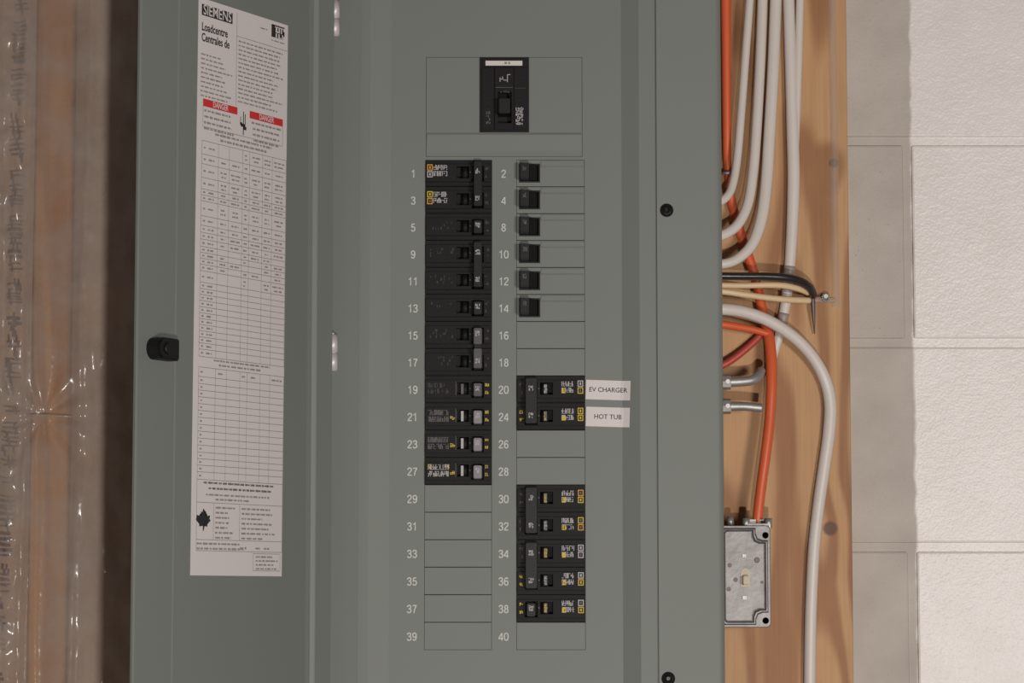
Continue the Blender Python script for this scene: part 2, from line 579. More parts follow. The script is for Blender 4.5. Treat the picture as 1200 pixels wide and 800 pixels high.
def poly_y(x, z):
    dx, dz = x - st_p.x, z - st_p.z
    n1 = noise.noise(Vector((x * 9, z * 3.5, 1.7)))
    n2 = noise.noise(Vector((x * 30, z * 7, 5.2)))
    n3 = noise.noise(Vector((x * 70, z * 26, 9.2)))
    y = POLY_Y - 0.001 + 0.003 * n1
    mid = (sx0 + sx1) / 2
    away = min(1.0, max(0.0, (abs(x - mid) - 0.012) / 0.03))
    y += 0.0042 * away * n2 + 0.0017 * n3 * (0.35 + away)
    left = min(1.0, max(0.0, (sx0 - 0.002 - x) / 0.012))
    y -= left * 0.006 * (0.5 + 0.5 * noise.noise(Vector((x * 26, z * 5, 4.4))))
    crump = left * min(1.0, max(0.75, (0.16 - z) / 0.12))
    y += 0.0045 * crump * noise.noise(Vector((x * 95, z * 80, 7.1)))
    y += 0.0022 * away * noise.noise(Vector((x * 45 + z * 30, z * 34, 2.1)))
    # long vertical folds each side of the stud and the bunched sheet at the far left
    for fx, amp, w, sl in ((sx0 - 0.004, -0.006, 0.0035, 0.012), (sx0 + 0.006, -0.0035, 0.003, -0.01), (sx0 - 0.022, -0.009, 0.006, 0.035),
                           (sx1 + 0.012, -0.004, 0.004, 0.02), (sx0 - 0.030, -0.008, 0.003, -0.02), (sx1 + 0.028, -0.003, 0.006, -0.03)):
        c = fx + sl * (z - 0.2) + 0.004 * noise.noise(Vector((fx * 50, z * 5, 0)))
        y += amp * math.exp(-((x - c) / w) ** 2) * (0.55 + 0.45 * noise.noise(Vector((fx * 31, z * 4, 2))))
    # folds pulled towards the staple
    rr = math.hypot(dx, dz)
    a = math.atan2(dz, dx)
    y += 0.0032 * math.exp(-rr / 0.10) * math.cos(a * 9 + 0.6) * min(1, rr / 0.012)
    y += 0.0035 * math.exp(-(rr / 0.018) ** 2)
    lim = POLY_Y + 0.0052
    return y if y < lim - 0.002 else lim - 0.002 * math.exp(-(y - lim + 0.002) / 0.002)


bm = bmesh.new()
nx, nz = 260, 450
pxa, pxb, pza, pzb = sx0 - 0.255, X(330), wz0 + 0.05, wz1 - 0.05
g = {}
for i in range(nx + 1):
    for j in range(nz + 1):
        x = pxa + (pxb - pxa) * i / nx
        z = pza + (pzb - pza) * j / nz
        g[i, j] = bm.verts.new((x, poly_y(x, z), z))
for i in range(nx):
    for j in range(nz):
        bm.faces.new([g[i, j], g[i + 1, j], g[i + 1, j + 1], g[i, j + 1]]).smooth = True
poly = tag(mesh_obj('vapour_barrier', bm, M['poly']),
           'wrinkled clear plastic vapour barrier sheet stapled over the wooden stud', 'plastic sheet')
# faded lettering running down the sheet (illegible in the photo)
bm = bmesh.new()
r = random.Random(12)
zc = 0.62
while zc > -0.12:
    h = r.uniform(0.006, 0.010)
    w = 0.013
    xc = U(15, 400, POLY_Y).x + 0.003 * math.sin(zc * 9) + (zc - .25) * 0.022
    for s in range(r.choice((2, 3))):
        if r.random() < 0.55:
            x0, x1, z0, z1 = xc - w / 2, xc + w / 2, zc - h * r.random(), 0
            z1 = z0 + 0.0018
        else:
            x0 = xc - w / 2 + r.random() * w * 0.8
            x1 = x0 + 0.002
            z0, z1 = zc - h, zc
        n = 3
        for k in range(n):
            a0, a1 = x0 + (x1 - x0) * k / n, x0 + (x1 - x0) * (k + 1) / n
            vs = [bm.verts.new((xx, poly_y(xx, zz) + 0.0006, zz)) for xx, zz in ((a0, z0), (a1, z0), (a1, z1), (a0, z1))]
            bm.faces.new(vs)
    zc -= h + r.choice((0.003, 0.003, 0.003, 0.012))
tag(mesh_obj('printed_lettering', bm, M['poly_ink'], poly), kind='stuff')
# staple strip
bm = bmesh.new()
a, b_ = U(34, 486, POLY_Y), U(85, 488, POLY_Y)
tube(bm, [(a.x, POLY_Y - 0.001, a.z, .0011, .001), ((a.x + b_.x) / 2, POLY_Y - 0.0035, (a.z + b_.z) / 2, .0013, .0012), (b_.x, POLY_Y - 0.001, b_.z, .0011, .001)], n=8)
mesh_obj('staple', bm, M['clear'], poly)

# ------------------------------------------------------------------ breaker panel
ZT, ZB = 0.71, -0.235         # outer cover
panel = empty('breaker_panel', (X(595), 0.10, ZB))
tag(panel, 'grey-green steel breaker panel with its hinged door standing open', 'breaker panel')
YC = -0.009                   # cover face
YF = -0.006                   # ledge inside the door opening


def pobj(name, bm, mats, label=None):
    o = wparent(mesh_obj(name, bm, mats), panel)
    if label:
        o['label'] = label
    return o


# enclosure: back, sides, top and bottom
bm = bmesh.new()
ex0, ex1 = X(349), X(841)
t = 0.0015
box(bm, ex0, ex1, PLY_Y - t, PLY_Y, ZB + .008, ZT - .008)
for x0 in (ex0, ex1 - t):
    box(bm, x0, x0 + t, 0.006, PLY_Y, ZB + .008, ZT - .008)
for z0 in (ZB + .008, ZT - .008 - t):
    box(bm, ex0, ex1, 0.006, PLY_Y, z0, z0 + t)
pobj('enclosure', bm, M['paint'])

# cover frame with rounded outer edge and short return
bm = bmesh.new()
cx0, cx1, ox0, ox1 = X(342), X(847.3), X(421), X(770)
oz1, oz0 = 0.645, -0.175
slab(bm, (cx0 + 0.006, cx1 - 0.006), (ZB, ZT), YC, YC + 0.0016, holes=[(ox0, ox1, oz0, oz1)])
for s, x in ((-1, cx0), (1, cx1)):           # quarter-round edge and return flange
    prof = [(0, YC)]
    for k in range(1, 7):
        an = math.pi / 2 * k / 6
        prof.append((0.006 * math.sin(an), YC + 0.006 * (1 - math.cos(an))))
    prof.append((0.006, 0.010))
    prof += [(0.0045, 0.010), (0.0045, YC + 0.006), (0.0, YC + 0.0016)]
    xs = x - s * 0.006
    A = [bm.verts.new((xs + s * p[0], p[1], ZB)) for p in prof]
    B = [bm.verts.new((xs + s * p[0], p[1], ZT)) for p in prof]
    for k in range(len(prof)):
        f = bm.faces.new([A[k], A[(k + 1) % len(prof)], B[(k + 1) % len(prof)], B[k]])
        f.smooth = 1 <= k <= 5
for v in bm.verts:                            # the cover is slightly crowned: its sides fall away from the opening
    v.co.y += 0.0075 * max(0.0, (ox0 - v.co.x) / (ox0 - cx0), (v.co.x - ox1) / (cx1 - ox1))
bmesh.ops.recalc_face_normals(bm, faces=bm.faces)
cover = pobj('cover_frame', bm, M['paint'])

# rows and columns of the dead front
ROW_T, ROW_B = Z(187.3), Z(761.3)
PITCH_R = (ROW_T - ROW_B) / 18
LX0, LX1 = X(498), X(576.5)
RX0, RX1 = X(605.2), X(685.5)
MX0, MX1, MZ1, MZ0 = X(498.5), X(683), Z(67), Z(183.5)


def row(i):
    return ROW_T - PITCH_R * i


# dead front: plate with openings, sloped border, ledge
bm = bmesh.new()
p0, p1, q0, q1 = X(457), X(729), oz1 - 0.03, oz0 + 0.03      # plate
l0, l1, lt, lb = X(433), X(749.5), oz1 - 0.012, oz0 + 0.012  # foot of the ledge
slab(bm, (p0, p1), (q1, q0), 0.0, 0.0014, holes=[(LX0, LX1, ROW_B, ROW_T), (RX0, RX1, ROW_B, ROW_T), (MX0, MX1, MZ0, MZ1)])
ringP = [(p0, 0, q1), (p1, 0, q1), (p1, 0, q0), (p0, 0, q0)]
ringL = [(l0, YF, lb), (l1, YF, lb), (l1, YF, lt), (l0, YF, lt)]
ringO = [(ox0 - .012, YF, oz0 - .012), (ox1 + .012, YF, oz0 - .012), (ox1 + .012, YF, oz1 + .012), (ox0 - .012, YF, oz1 + .012)]
for A, B in ((ringP, ringL), (ringL, ringO)):
    for k in range(4):
        k2_ = (k + 1) % 4
        bm.faces.new([bm.verts.new(v) for v in (B[k], B[k2_], A[k2_], A[k])])
bmesh.ops.remove_doubles(bm, verts=bm.verts, dist=1e-6)
pobj('dead_front', bm, M['paint'])

# filler plates
GAP = 0.00035
EW = X(1) - X(0)


def filler(x0, x1, z0, z1, hole=None, raised=False):
    bm = bmesh.new()
    holes = [hole] if hole else []
    if raised:
        slab(bm, (x0 + GAP, x1 - GAP), (z0 + GAP, z1 - GAP), 0.0002, 0.0016, holes=holes)
        # pressed rim along the top edge
        zt = z1 - GAP
        pr = [(-0.0009, zt - 0.0052), (0.0002, zt - 0.0068), (0.0003, zt - 0.0068), (0.0003, zt - 0.001), (-0.0009, zt - 0.001)]
        xa = (hole[1] if hole else x0) + 0.001
        A = [bm.verts.new((xa, p[0], p[1])) for p in pr]
        B = [bm.verts.new((x1 - 0.0012, p[0], p[1])) for p in pr]
        for k in range(5):
            bm.faces.new([A[k], B[k], B[(k + 1) % 5], A[(k + 1) % 5]])
        bm.faces.new(A); bm.faces.new(B[::-1])
        bmesh.ops.recalc_face_normals(bm, faces=bm.faces)
    else:
        slab(bm, (x0 + GAP, x1 - GAP), (z0 + GAP, z1 - GAP), 0.0002, 0.0016, holes=holes, bev=0.0002)
    return pobj('filler_plate', bm, M['paint'])


for i in range(12, 18):
    filler(LX0, LX1, row(i + 1), row(i))
for i in (6, 7, 10, 11, 17):
    filler(RX0, RX1, row(i + 1), row(i))
HOLE = []
for i in range(6):
    h = (X(608.3), X(633), row(i) - 0.0212, row(i) - 0.0036)
    HOLE.append(h)
    filler(RX0, RX1, row(i + 1), row(i), hole=h, raised=True)
mb = (X(562), X(620), Z(155), Z(66.5))
filler(MX0, MX1, MZ0, MZ1, hole=(mb[0], mb[1], mb[2], MZ1 - GAP))
# shallow crease below the main breaker
bm = bmesh.new()
pr = [(0.0004, Z(154.5)), (-0.0007, Z(158)), (0.0004, Z(181))]
A = [bm.verts.new((MX0 + 0.001, p[0], p[1])) for p in pr]
B = [bm.verts.new((MX1 - 0.001, p[0], p[1])) for p in pr]
for k in range(3):
    bm.faces.new([A[k], B[k], B[(k + 1) % 3], A[(k + 1) % 3]])
bm.faces.new(A); bm.faces.new(B[::-1])
bmesh.ops.recalc_face_normals(bm, faces=bm.faces)
pobj('crease', bm, M['paint'])

# slot numbers
LNUM = [1, 3, 5, 9, 11, 13, 15, 17, 19, 21, 23, 27, 29, 31, 33, 35, 37, 39]
RNUM = [2, 4, 8, 10, 12, 14, 16, 18, 20, 24, 26, 28, 30, 32, 34, 36, 38, 40]
SIX = [[(.49, .8), (.42, .93), (.29, .97), (.14, .88), (.06, .65), (.05, .4), (.08, .17), (.2, .04), (.32, .03), (.46, .12), (.51, .32)],
       [(.51, .32), (.45, .5), (.3, .58), (.15, .52), (.06, .38)]]
GLYPH = {
    '1': [[(.08, .76), (.22, .82), (.33, .97), (.33, .0)]],
    '2': [[(.05, .72), (.08, .88), (.2, .97), (.36, .97), (.49, .87), (.5, .7), (.42, .55), (.2, .32), (.06, .1), (.02, .05)], [(.02, .05), (.54, .05)]],
    '3': [[(.05, .76), (.1, .9), (.22, .97), (.36, .96), (.47, .87), (.47, .68), (.37, .57), (.2, .53)], [(.3, .54), (.4, .5), (.5, .4), (.51, .22), (.4, .07), (.26, .03), (.12, .07), (.04, .22)]],
    '4': [[(.42, 0), (.42, .97)], [(.40, .94), (.03, .33), (.03, .26)], [(.0, .26), (.56, .26)]],
    '5': [[(.49, .95), (.13, .95)], [(.15, .95), (.09, .48)], [(.09, .5), (.2, .58), (.34, .6), (.47, .5), (.51, .32), (.45, .12), (.3, .03), (.14, .05), (.04, .2)]],
    '6': SIX, '9': [[(.56 - x, 1 - y) for x, y in st] for st in SIX],
    '7': [[(.03, .95), (.54, .95)], [(.52, .95), (.36, .66), (.25, .35), (.21, 0)]],
    '8': [[(.28, .53), (.14, .6), (.09, .75), (.14, .9), (.28, .97), (.42, .9), (.47, .75), (.42, .6), (.28, .53)], [(.28, .53), (.12, .44), (.05, .28), (.11, .1), (.28, .03), (.45, .1), (.51, .28), (.44, .44), (.28, .53)]],
    '0': [[(.28, .97), (.13, .9), (.05, .7), (.04, .5), (.05, .3), (.13, .1), (.28, .03), (.43, .1), (.51, .3), (.52, .5), (.51, .7), (.43, .9), (.28, .97)]],
}


def digits(bm, txt, h, cx, cz, y, wgt=0.14):
    """plain sans numerals drawn as a mitred ribbon"""
    adv = 0.68
    x0 = cx - (adv * len(txt) - (adv - .56)) * h / 2
    for k, si, stroke in [(k, si, st) for k, ch in enumerate(txt) for si, st in enumerate(GLYPH[ch])]:
        P = [Vector((x0 + (k * adv + p[0]) * h, cz + (p[1] - 0.5) * h)) for p in stroke]
        yy = y - si * 0.00006
        L_, R_ = [], []
        for i, q in enumerate(P):
            d0 = (q - P[i - 1]).normalized() if i else (P[1] - q).normalized()
            d1 = (P[i + 1] - q).normalized() if i < len(P) - 1 else d0
            t_ = (d0 + d1)
            t_ = t_.normalized() if t_.length > 1e-6 else d0
            n_ = Vector((-t_.y, t_.x)) * (wgt * h / 2 / max(0.5, t_.dot(d0)))
            L_.append(bm.verts.new((q.x + n_.x, yy, q.y + n_.y)))
            R_.append(bm.verts.new((q.x - n_.x, yy, q.y - n_.y)))
        for i in range(len(P) - 1):
            bm.faces.new([R_[i], R_[i + 1], L_[i + 1], L_[i]])
    bmesh.ops.recalc_face_normals(bm, faces=bm.faces)


for i in range(18):
    for nums, xx in ((LNUM, X(483.7)), (RNUM, X(590.2))):
        bm = bmesh.new()
        digits(bm, str(nums[i]), 0.0072, xx, row(i) - PITCH_R * 0.52, -0.00015)
        pobj('slot_number', bm, M['num'])

# cover screws
def screw(x, z):
    bm = bmesh.new()
    n, R_ = 20, 0.0063
    prev = None
    for k in range(6):
        an = math.pi / 2 * k / 5
        rr = R_ * math.cos(an) if k < 5 else 0.0022
        yy = YC - 0.0028 * math.sin(an)
        if k == 5:
            yy = YC - 0.0028
        cur = [bm.verts.new((x + rr * math.cos(2 * math.pi * q / n), yy, z + rr * math.sin(2 * math.pi * q / n))) for q in range(n)]
        if prev:
            for q in range(n):
                bm.faces.new([prev[q], cur[q], cur[(q + 1) % n], prev[(q + 1) % n]]).smooth = True
        prev = cur
    cen = [bm.verts.new((v.co.x, YC - 0.0006, v.co.z)) for v in prev]
    for q in range(n):
        bm.faces.new([prev[q], cen[q], cen[(q + 1) % n], prev[(q + 1) % n]])
    bm.faces.new(cen)
    bmesh.ops.recalc_face_normals(bm, faces=bm.faces)
    pobj('cover_screw', bm, M['screw'])


for (a_, b__) in ((781.3, 246.3), (783.2, 795)):
    c_ = U(a_, b__, YC)
    screw(c_.x, c_.z)

# stickers beside slots 20 and 24
def sticker(txt, px, py, w, h, rot, tsize):
    bm = bmesh.new()
    c = U(px, py, 0)
    n = 14
    ca, sa = math.cos(rot), math.sin(rot)

    def P(u, v, lift):
        x = c.x + u * ca - v * sa
        z = c.z + u * sa + v * ca
        y = 0.0 if x < p1 else YF * (x - p1) / (l1 - p1)
        return (x, y - lift, z)
    top = []
    for k in range(n + 1):
        u = -w / 2 + w * k / n
        top.append([bm.verts.new(P(u, s * h / 2, l)) for s in (-1, 1) for l in (0.0004, 0.00005)])
    for A, B in zip(top, top[1:]):
        bm.faces.new([A[0], B[0], B[2], A[2]])
        bm.faces.new([A[1], A[3], B[3], B[1]])
        bm.faces.new([A[2], B[2], B[3], A[3]])
        bm.faces.new([A[0], A[1], B[1], B[0]])
    bm.faces.new([top[0][0], top[0][2], top[0][3], top[0][1]])
    bm.faces.new([top[-1][0], top[-1][1], top[-1][3], top[-1][2]])
    bmesh.ops.recalc_face_normals(bm, faces=bm.faces)
    o = pobj('sticker', bm, M['sticker'], 'white sticker reading ' + txt)
    bm = bmesh.new()
    b = text_bm(txt, tsize, bold=0.00005, sx=0.98)
    for v in b.verts:
        v.co = Vector(P(v.co.x, v.co.y, 0.0006))
    merge(bm, b)
    l = mesh_obj('lettering', bm, M['ink_k'], o)
    return o


sticker('EV CHARGER', 712.5, 457, 51.8 * K, 22.8 * K, -0.032, 0.0061)
sticker('HOT TUB', 712.2, 488.5, 51.0 * K, 22.8 * K, -0.03, 0.0061)

# ------------------------------------------------------------------ door
HX, HY = X(386), -0.013
PHI = math.radians(61.05)
DW = 0.2935
# door local axes: +x away from the hinge, -y = inner face side, z up
door_rot = math.pi + PHI
dz0, dz1 = -0.185, 0.655
bm = bmesh.new()
TH = 0.0012
# inner face points to local +y after the rotation (towards room right / camera)
s0, s1 = 0.0, DW


def prism(bm, prof, z0, z1, smooth=()):
    A = [bm.verts.new((p[0], p[1], z0)) for p in prof]
    B = [bm.verts.new((p[0], p[1], z1)) for p in prof]
    n = len(prof)
    for k in range(n):
        f = bm.faces.new([A[k], A[(k + 1) % n], B[(k + 1) % n], B[k]])
        f.smooth = k in smooth
    bm.faces.new(A[::-1]); bm.faces.new(B)


# sheet with a pressed border: shallow step near the free edge and a raised return at the hinge side
inner = [(0.004, 0.0068), (0.0245, 0.004), (0.0262, 0.0048), (0.0275, 0.0040), (0.0300, 0.0012), (0.036, 0.0), (0.2385, 0.0), (0.2400, -0.0005), (DW - 0.002, -0.0005), (DW, -0.0012)]
outer = [(DW, -0.0032), (0.036, -0.0025), (0.026, 0.0015), (0.004, 0.0015)]
prism(bm, inner + outer, dz0, dz1)
bmesh.ops.recalc_face_normals(bm, faces=bm.faces)
door = mesh_obj('door', bm, M['paint'])
door.parent = panel
door.location = Vector((HX, HY, 0)) - panel.location
door.rotation_euler = (0, 0, door_rot)
DM = Matrix.Translation((HX, HY, 0)) @ Matrix.Rotation(door_rot, 4, 'Z')
DI = DM.inverted()
dn = (DM.to_3x3() @ Vector((0, 1, 0)))


def onto_door(px, py, off=0.0):
    """local (s, z) of the door's inner face at a pixel"""
    r_ = Vector((px - 600, F_PX * CP - (400 - py) * SP, F_PX * SP + (400 - py) * CP))
    o_ = DM @ Vector((0, off, 0))
    c_ = Vector((0, -DIST, 0))
    t_ = (o_ - c_).dot(dn) / r_.dot(dn)
    q = DI @ (c_ + r_ * t_)
    return q.x, q.z


# latch: black D-shaped turn piece
lx, lz = onto_door(184, 409)
bm = bmesh.new()
prof = [(-0.0165, -0.0092), (0.006, -0.0092)]
for k in range(1, 9):
    an = -math.pi / 2 + math.pi * k / 9
    prof.append((0.006 + 0.0085 * math.cos(an), 0.0092 * math.sin(an)))
prof += [(0.006, 0.0092), (-0.0165, 0.0092)]
for (yy0, yy1, sc_) in ((-0.002, 0.010, 1.0), (0.010, 0.0125, 0.86)):
    A = [bm.verts.new((lx + p[0] * sc_, yy0, lz + p[1] * sc_)) for p in prof]
    B = [bm.verts.new((lx + p[0] * sc_, yy1, lz + p[1] * sc_)) for p in prof]
    n = len(prof)
    for k in range(n):
        bm.faces.new([A[k], A[(k + 1) % n], B[(k + 1) % n], B[k]])
    bm.faces.new(A); bm.faces.new(B[::-1])
cyl(bm, (lx + 0.002, 0.012, lz), (lx + 0.002, 0.0145, lz), 0.0055, 0.0045, 18)
bmesh.ops.recalc_face_normals(bm, faces=bm.faces)
o = mesh_obj('latch', bm, M['black'], door)
o['label'] = 'black plastic door latch'

# hinge knuckles
for (py0, py1) in ((1.5, 43.5), (392.5, 435.0)):
    bm = bmesh.new()
    zt, zb = U(386, py0, HY).z, U(386, py1, HY).z
    zm = (zt + zb) / 2
    rr = 0.0045
    yy = 0.0048
    for a_, b__ in ((zb + .001, zm - 0.0003), (zm + 0.0003, zt - 0.001)):
        cyl(bm, (0, yy, a_), (0, yy, b__), rr, rr, 20)
    cyl(bm, (0, yy, zb), (0, yy, zt), rr * 0.8, rr * 0.8, 16)
    cyl(bm, (0, yy, zt), (0, yy, zt + 0.002), rr * 0.35, rr * 0.3, 10)
    # leaf tucked under the door's edge
    box(bm, 0.0, 0.010, -0.0004, 0.0016, zm + 0.001, zt - 0.002)
    o = mesh_obj('hinge_knuckle', bm, M['steel'], door)
    o['label'] = 'bright steel hinge knuckle'

# ---- directory label on the door
TLc, TRc, BRc, BLc = [Vector(onto_door(*c)) for c in ((233, -3.5), (337, 30), (330, 675), (222.5, 674))]
uvec = ((TRc - TLc) + (BRc - BLc)) / 2
vvec = ((BLc - TLc) + (BRc - TRc)) / 2
LW, LH = uvec.length, vvec.length
ud = uvec / LW
vd = Vector((-ud.y, ud.x))
if vd.dot(vvec) < 0:
    vd = -vd
# the sheet hangs very slightly crooked
vd = vvec.normalized()
ctr = (TLc + TRc + BRc + BLc) / 4
org = ctr - ud * LW / 2 - vd * LH / 2


def lab(px, py):
    q = Vector(onto_door(px, py)) - org
    det = ud.x * vd.y - ud.y * vd.x
    return (q.x * vd.y - q.y * vd.x) / det, (ud.x * q.y - ud.y * q.x) / det


lb_bm = bmesh.new()
PAPER, LINE, INK, SMALL, RED, WHITE = range(6)


def LP(u, v, lift):
    q = org + ud * u + vd * v
    return lb_bm.verts.new((q.x, lift, q.y))


def lrect(u0, v0, u1, v1, mi, lift=0.0005):
    f = lb_bm.faces.new([LP(u0, v0, lift), LP(u1, v0, lift), LP(u1, v1, lift), LP(u0, v1, lift)])
    f.material_index = mi


# sheet with thickness
lrect(0, 0, LW, LH, PAPER, 0.0003)
for (a_, b__) in (((0, 0), (LW, 0)), ((LW, 0), (LW, LH)), ((LW, LH), (0, LH)), ((0, LH), (0, 0))):
    f = lb_bm.faces.new([LP(a_[0], a_[1], 0.0003), LP(b__[0], b__[1], 0.0003), LP(b__[0], b__[1], -0.0002), LP(a_[0], a_[1], -0.0002)])
    f.material_index = PAPER


def LV(py, px=236):
    return lab(px, py)[1]


def LU(px, py):
    return lab(px, py)[0]


def hl(v, u0, u1, w=0.00042, mi=LINE):
    lrect(u0, v - w / 2, u1, v + w / 2, mi)


def vl(u, v0, v1, w=0.00035, mi=LINE):
    lrect(u - w / 2, v0, u + w / 2, v1, mi)


lr = random.Random(21)


def words(u0, u1, v, h, mi=SMALL, fill=1.0, center=False):
    """a line of illegible small print: short word-long dashes broken into letter strokes"""
    end = u0 + (u1 - u0) * fill
    if center:
        sh = (u1 - end) / 2
        u0 += sh; end += sh
    u = u0
    while u < end:
        w = min(lr.uniform(0.0025, 0.0085), end - u)
        c = u
        while c < u + w:
            cw = h * lr.uniform(0.35, 0.6)
            hh = h * lr.uniform(0.6, 1.0)
            lrect(c, v - hh / 2, min(c + cw, u + w), v + hh / 2, mi)
            c += cw + h * 0.22
        u += w + lr.uniform(0.0012, 0.002)


def ltext(s, size, u, v, mi, align='LEFT', bold=0.0, sx=1.0, lift=0.0006):
    b = text_bm(s, size, align, bold, sx)
    for w in b.verts:
        q = org + ud * (u + w.co.x) + vd * (v - w.co.y)
        w.co = Vector((q.x, lift, q.y))
    merge(lb_bm, b, mi)


ML, MR = LU(234.3, 300), LU(333.6, 300)         # printed margins
mid = LU(276.9, 60)
# maker's block and heading
bu0, bv0 = lab(236.2, 4.3)
bu1, bv1 = lab(272, 28.5)
lrect(bu0, bv0, bu1, bv1, INK)
ltext('SIEMENS', (bv1 - bv0) * 1.28, (bu0 + bu1) / 2, (bv0 + bv1) / 2, WHITE, 'CENTER', 0.0001, 0.92, 0.0007)
v1_ = (LV(28) + LV(36)) / 2
ltext('Loadcentre', 0.0102, bu0, LV(31.0), INK, bold=0.0002, sx=0.84)
ltext('Centrales de', 0.0102, bu0, LV(43.5), INK, bold=0.0002, sx=0.80)
for k in range(10):
    words(bu0, mid - 0.003, LV(63 + k * 5.4), 0.0016, SMALL, lr.uniform(0.5, 0.95))
vl(mid, 0.003, LV(113))
hl(LV(29.6), mid, MR)
for k in range(15):
    words(mid + 0.003, MR - 0.003, LV(35 + k * 5.15), 0.0016, SMALL, lr.uniform(0.7, 1.0))
# certification mark: dark rounded block with light strokes
mu0, mv0 = lab(317.8, 28)
mu1, mv1 = lab(332.8, 50)
lrect(mu0, mv0, mu0 + (mu1 - mu0) * 0.25, mv1 - 0.002, INK)
lrect(mu0, mv0, mu1, mv0 + 0.0012, INK)
lrect(mu0 + (mu1 - mu0) * 0.25, mv0 + 0.002, mu1 - 0.002, mv1 - 0.002, INK)
lrect(mu1 - 0.002, mv0 + 0.004, mu1, mv1 - 0.005, INK)
for (a_, b__, c_, d_) in ((.3, .15, .42, .5), (.42, .4, .55, .5), (.52, .15, .62, .5), (.7, .15, .78, .5), (.3, .55, .4, .85), (.5, .55, .6, .85), (.6, .78, .72, .85), (.78, .55, .86, .85)):
    lrect(mu0 + (mu1 - mu0) * a_, mv0 + (mv1 - mv0) * b__, mu0 + (mu1 - mu0) * c_, mv0 + (mv1 - mv0) * d_, WHITE, 0.0008)
words(mu0, mu1, mv1 + 0.0012, 0.0012)
words(mu0 - 0.018, mu0 - 0.004, (mv0 + mv1) / 2, 0.0012, fill=.8)
# danger panels
dv0 = LV(115.2, 237.5)
dv1 = dv0 + 0.0066
dvb = LV(147.6)
du0, du1, du2, du3 = LU(237.5, 130), LU(277.7, 130), LU(292.1, 140), LU(330.8, 145)
lrect(du0, dv0, du1, dv1, RED)
lrect(du2, dv0, du3, dv1, RED)
ltext('DANGER', 0.0072, (du0 + du1) / 2, (dv0 + dv1) / 2, WHITE, 'CENTER', 0.0001, 0.8, 0.0007)
ltext('DANGER', 0.0072, (du2 + du3) / 2, (dv0 + dv1) / 2, WHITE, 'CENTER', 0.0001, 0.8, 0.0007)
for u in (du0, du3):
    vl(u, dv0, dvb)
hl(dvb, du0, du3)
for k in range(4):
    v = dv1 + 0.0035 + k * 0.0052
    words(du0 + 0.002, du1 - 0.002, v, 0.0022, SMALL, lr.uniform(0.8, 1.0))
    words(du2 + 0.002, du3 - 0.002, v, 0.0022, SMALL, lr.uniform(0.8, 1.0), True)
# shock symbol: hand struck by a bolt
ic = (du1 + du2) / 2
iv = (dv0 + dvb) / 2 + 0.001
for (a_, b__, c_, d_) in ((-.0006, -.011, .0006, .010), (.0022, -.009, .0032, .0), (-.0048, -.006, -.004, -.001), (-.004, .0, .003, .0028), (.0, .0022, .0046, .0052), (-.0052, -.001, -.002, .0016)):
    lrect(ic + a_, iv + b__, ic + c_, iv + d_, INK)
words(LU(252, 160), LU(318, 160), LV(153.5), 0.0022, SMALL, 1, True)
words(LU(258, 166), LU(312, 166), LV(159.3), 0.0022, SMALL, 1, True)


def table(lines, head, cols, full_cols_from=0):
    ys = [LV(y) for y in lines]
    for v in ys:
        hl(v, ML, MR)
    W_ = MR - ML
    us = [ML + W_ * c for c in (0.0, .19, .316, .473, .557, .713, .83, 1.0)]
    for u in us:
        vl(u, ys[0], ys[-1], 0.0003)
    for k in range(len(ys) - 1):
        h = ys[k + 1] - ys[k]
        words(ML + 0.003, ML + 0.006, (ys[k] + ys[k + 1]) / 2, 0.0018)
        if cols > 1:
            words(ML + 0.0105, ML + 0.019, (ys[k] + ys[k + 1]) / 2, 0.0018)
        if k < head:
            for a_, b__ in zip(us[1:], us[2:]):
                if lr.random() < (0.95 if k < head - 5 else 0.5):
                    words(a_ + 0.0025, b__ - 0.0025, (ys[k] + ys[k + 1]) / 2 - (0.0014 if h > 0.009 else 0), 0.0017, SMALL, lr.uniform(.5, 1), True)
                    if h > 0.009:
                        words(a_ + 0.0025, b__ - 0.0025, (ys[k] + ys[k + 1]) / 2 + 0.0022, 0.0017, SMALL, lr.uniform(.4, .9), True)


table([164.2, 180, 191.5, 207.5, 221, 228, 235, 252.5, 263.7, 272, 280, 288.5, 295.6, 302.5, 309.5, 317, 330.5, 338, 345, 352, 359.3, 366.5, 373.3, 380.3, 387.5, 394.8, 401.8, 409, 417.5], 16, 2)
words(LU(250, 425), LU(316, 425), LV(420.5), 0.0019, SMALL, 1, True)
words(LU(256, 431), LU(306, 431), LV(425.6), 0.0019, SMALL, 1, True)
table([430, 441.2, 449.5, 457.2, 465, 473, 481, 489, 497.3, 505.2, 513.3, 521.5, 529.8, 537.5, 545, 552.8, 561.6], 1, 1)
words(LU(238, 567), LU(320, 567), LV(565.0), 0.0021, INK, 1, True)
words(LU(244, 574), LU(317, 574), LV(571.5), 0.0021, INK, 1, True)
words(LU(241, 580), LU(315, 580), LV(579.0), 0.0018, SMALL, 1, True)
words(LU(252, 585), LU(292, 585), LV(584.3), 0.0018, SMALL, 1, True)
a_v, b_v, c_v = LV(588.4), LV(632), LV(645)
for v in (a_v, b_v, c_v):
    hl(v, ML, MR)
for u in (ML, MR):
    vl(u, LV(561), c_v)
ua, ub = LU(249.7, 610), LU(280.3, 610)
vl(ua, a_v, b_v); vl(ub, a_v, b_v)
for k in range(7):
    words(ua + 0.003, ub - 0.003, a_v + 0.0040 + k * 0.0043, 0.0019, SMALL, lr.uniform(.5, 1))
    words(ub + 0.003, MR - 0.003, a_v + 0.0040 + k * 0.0043, 0.0019, SMALL, lr.uniform(.5, 1))
for k in range(2):
    words(ML + 0.001, LU(280, 640) + 0.006 * k, b_v + 0.0034 + k * 0.0042, 0.002, SMALL)
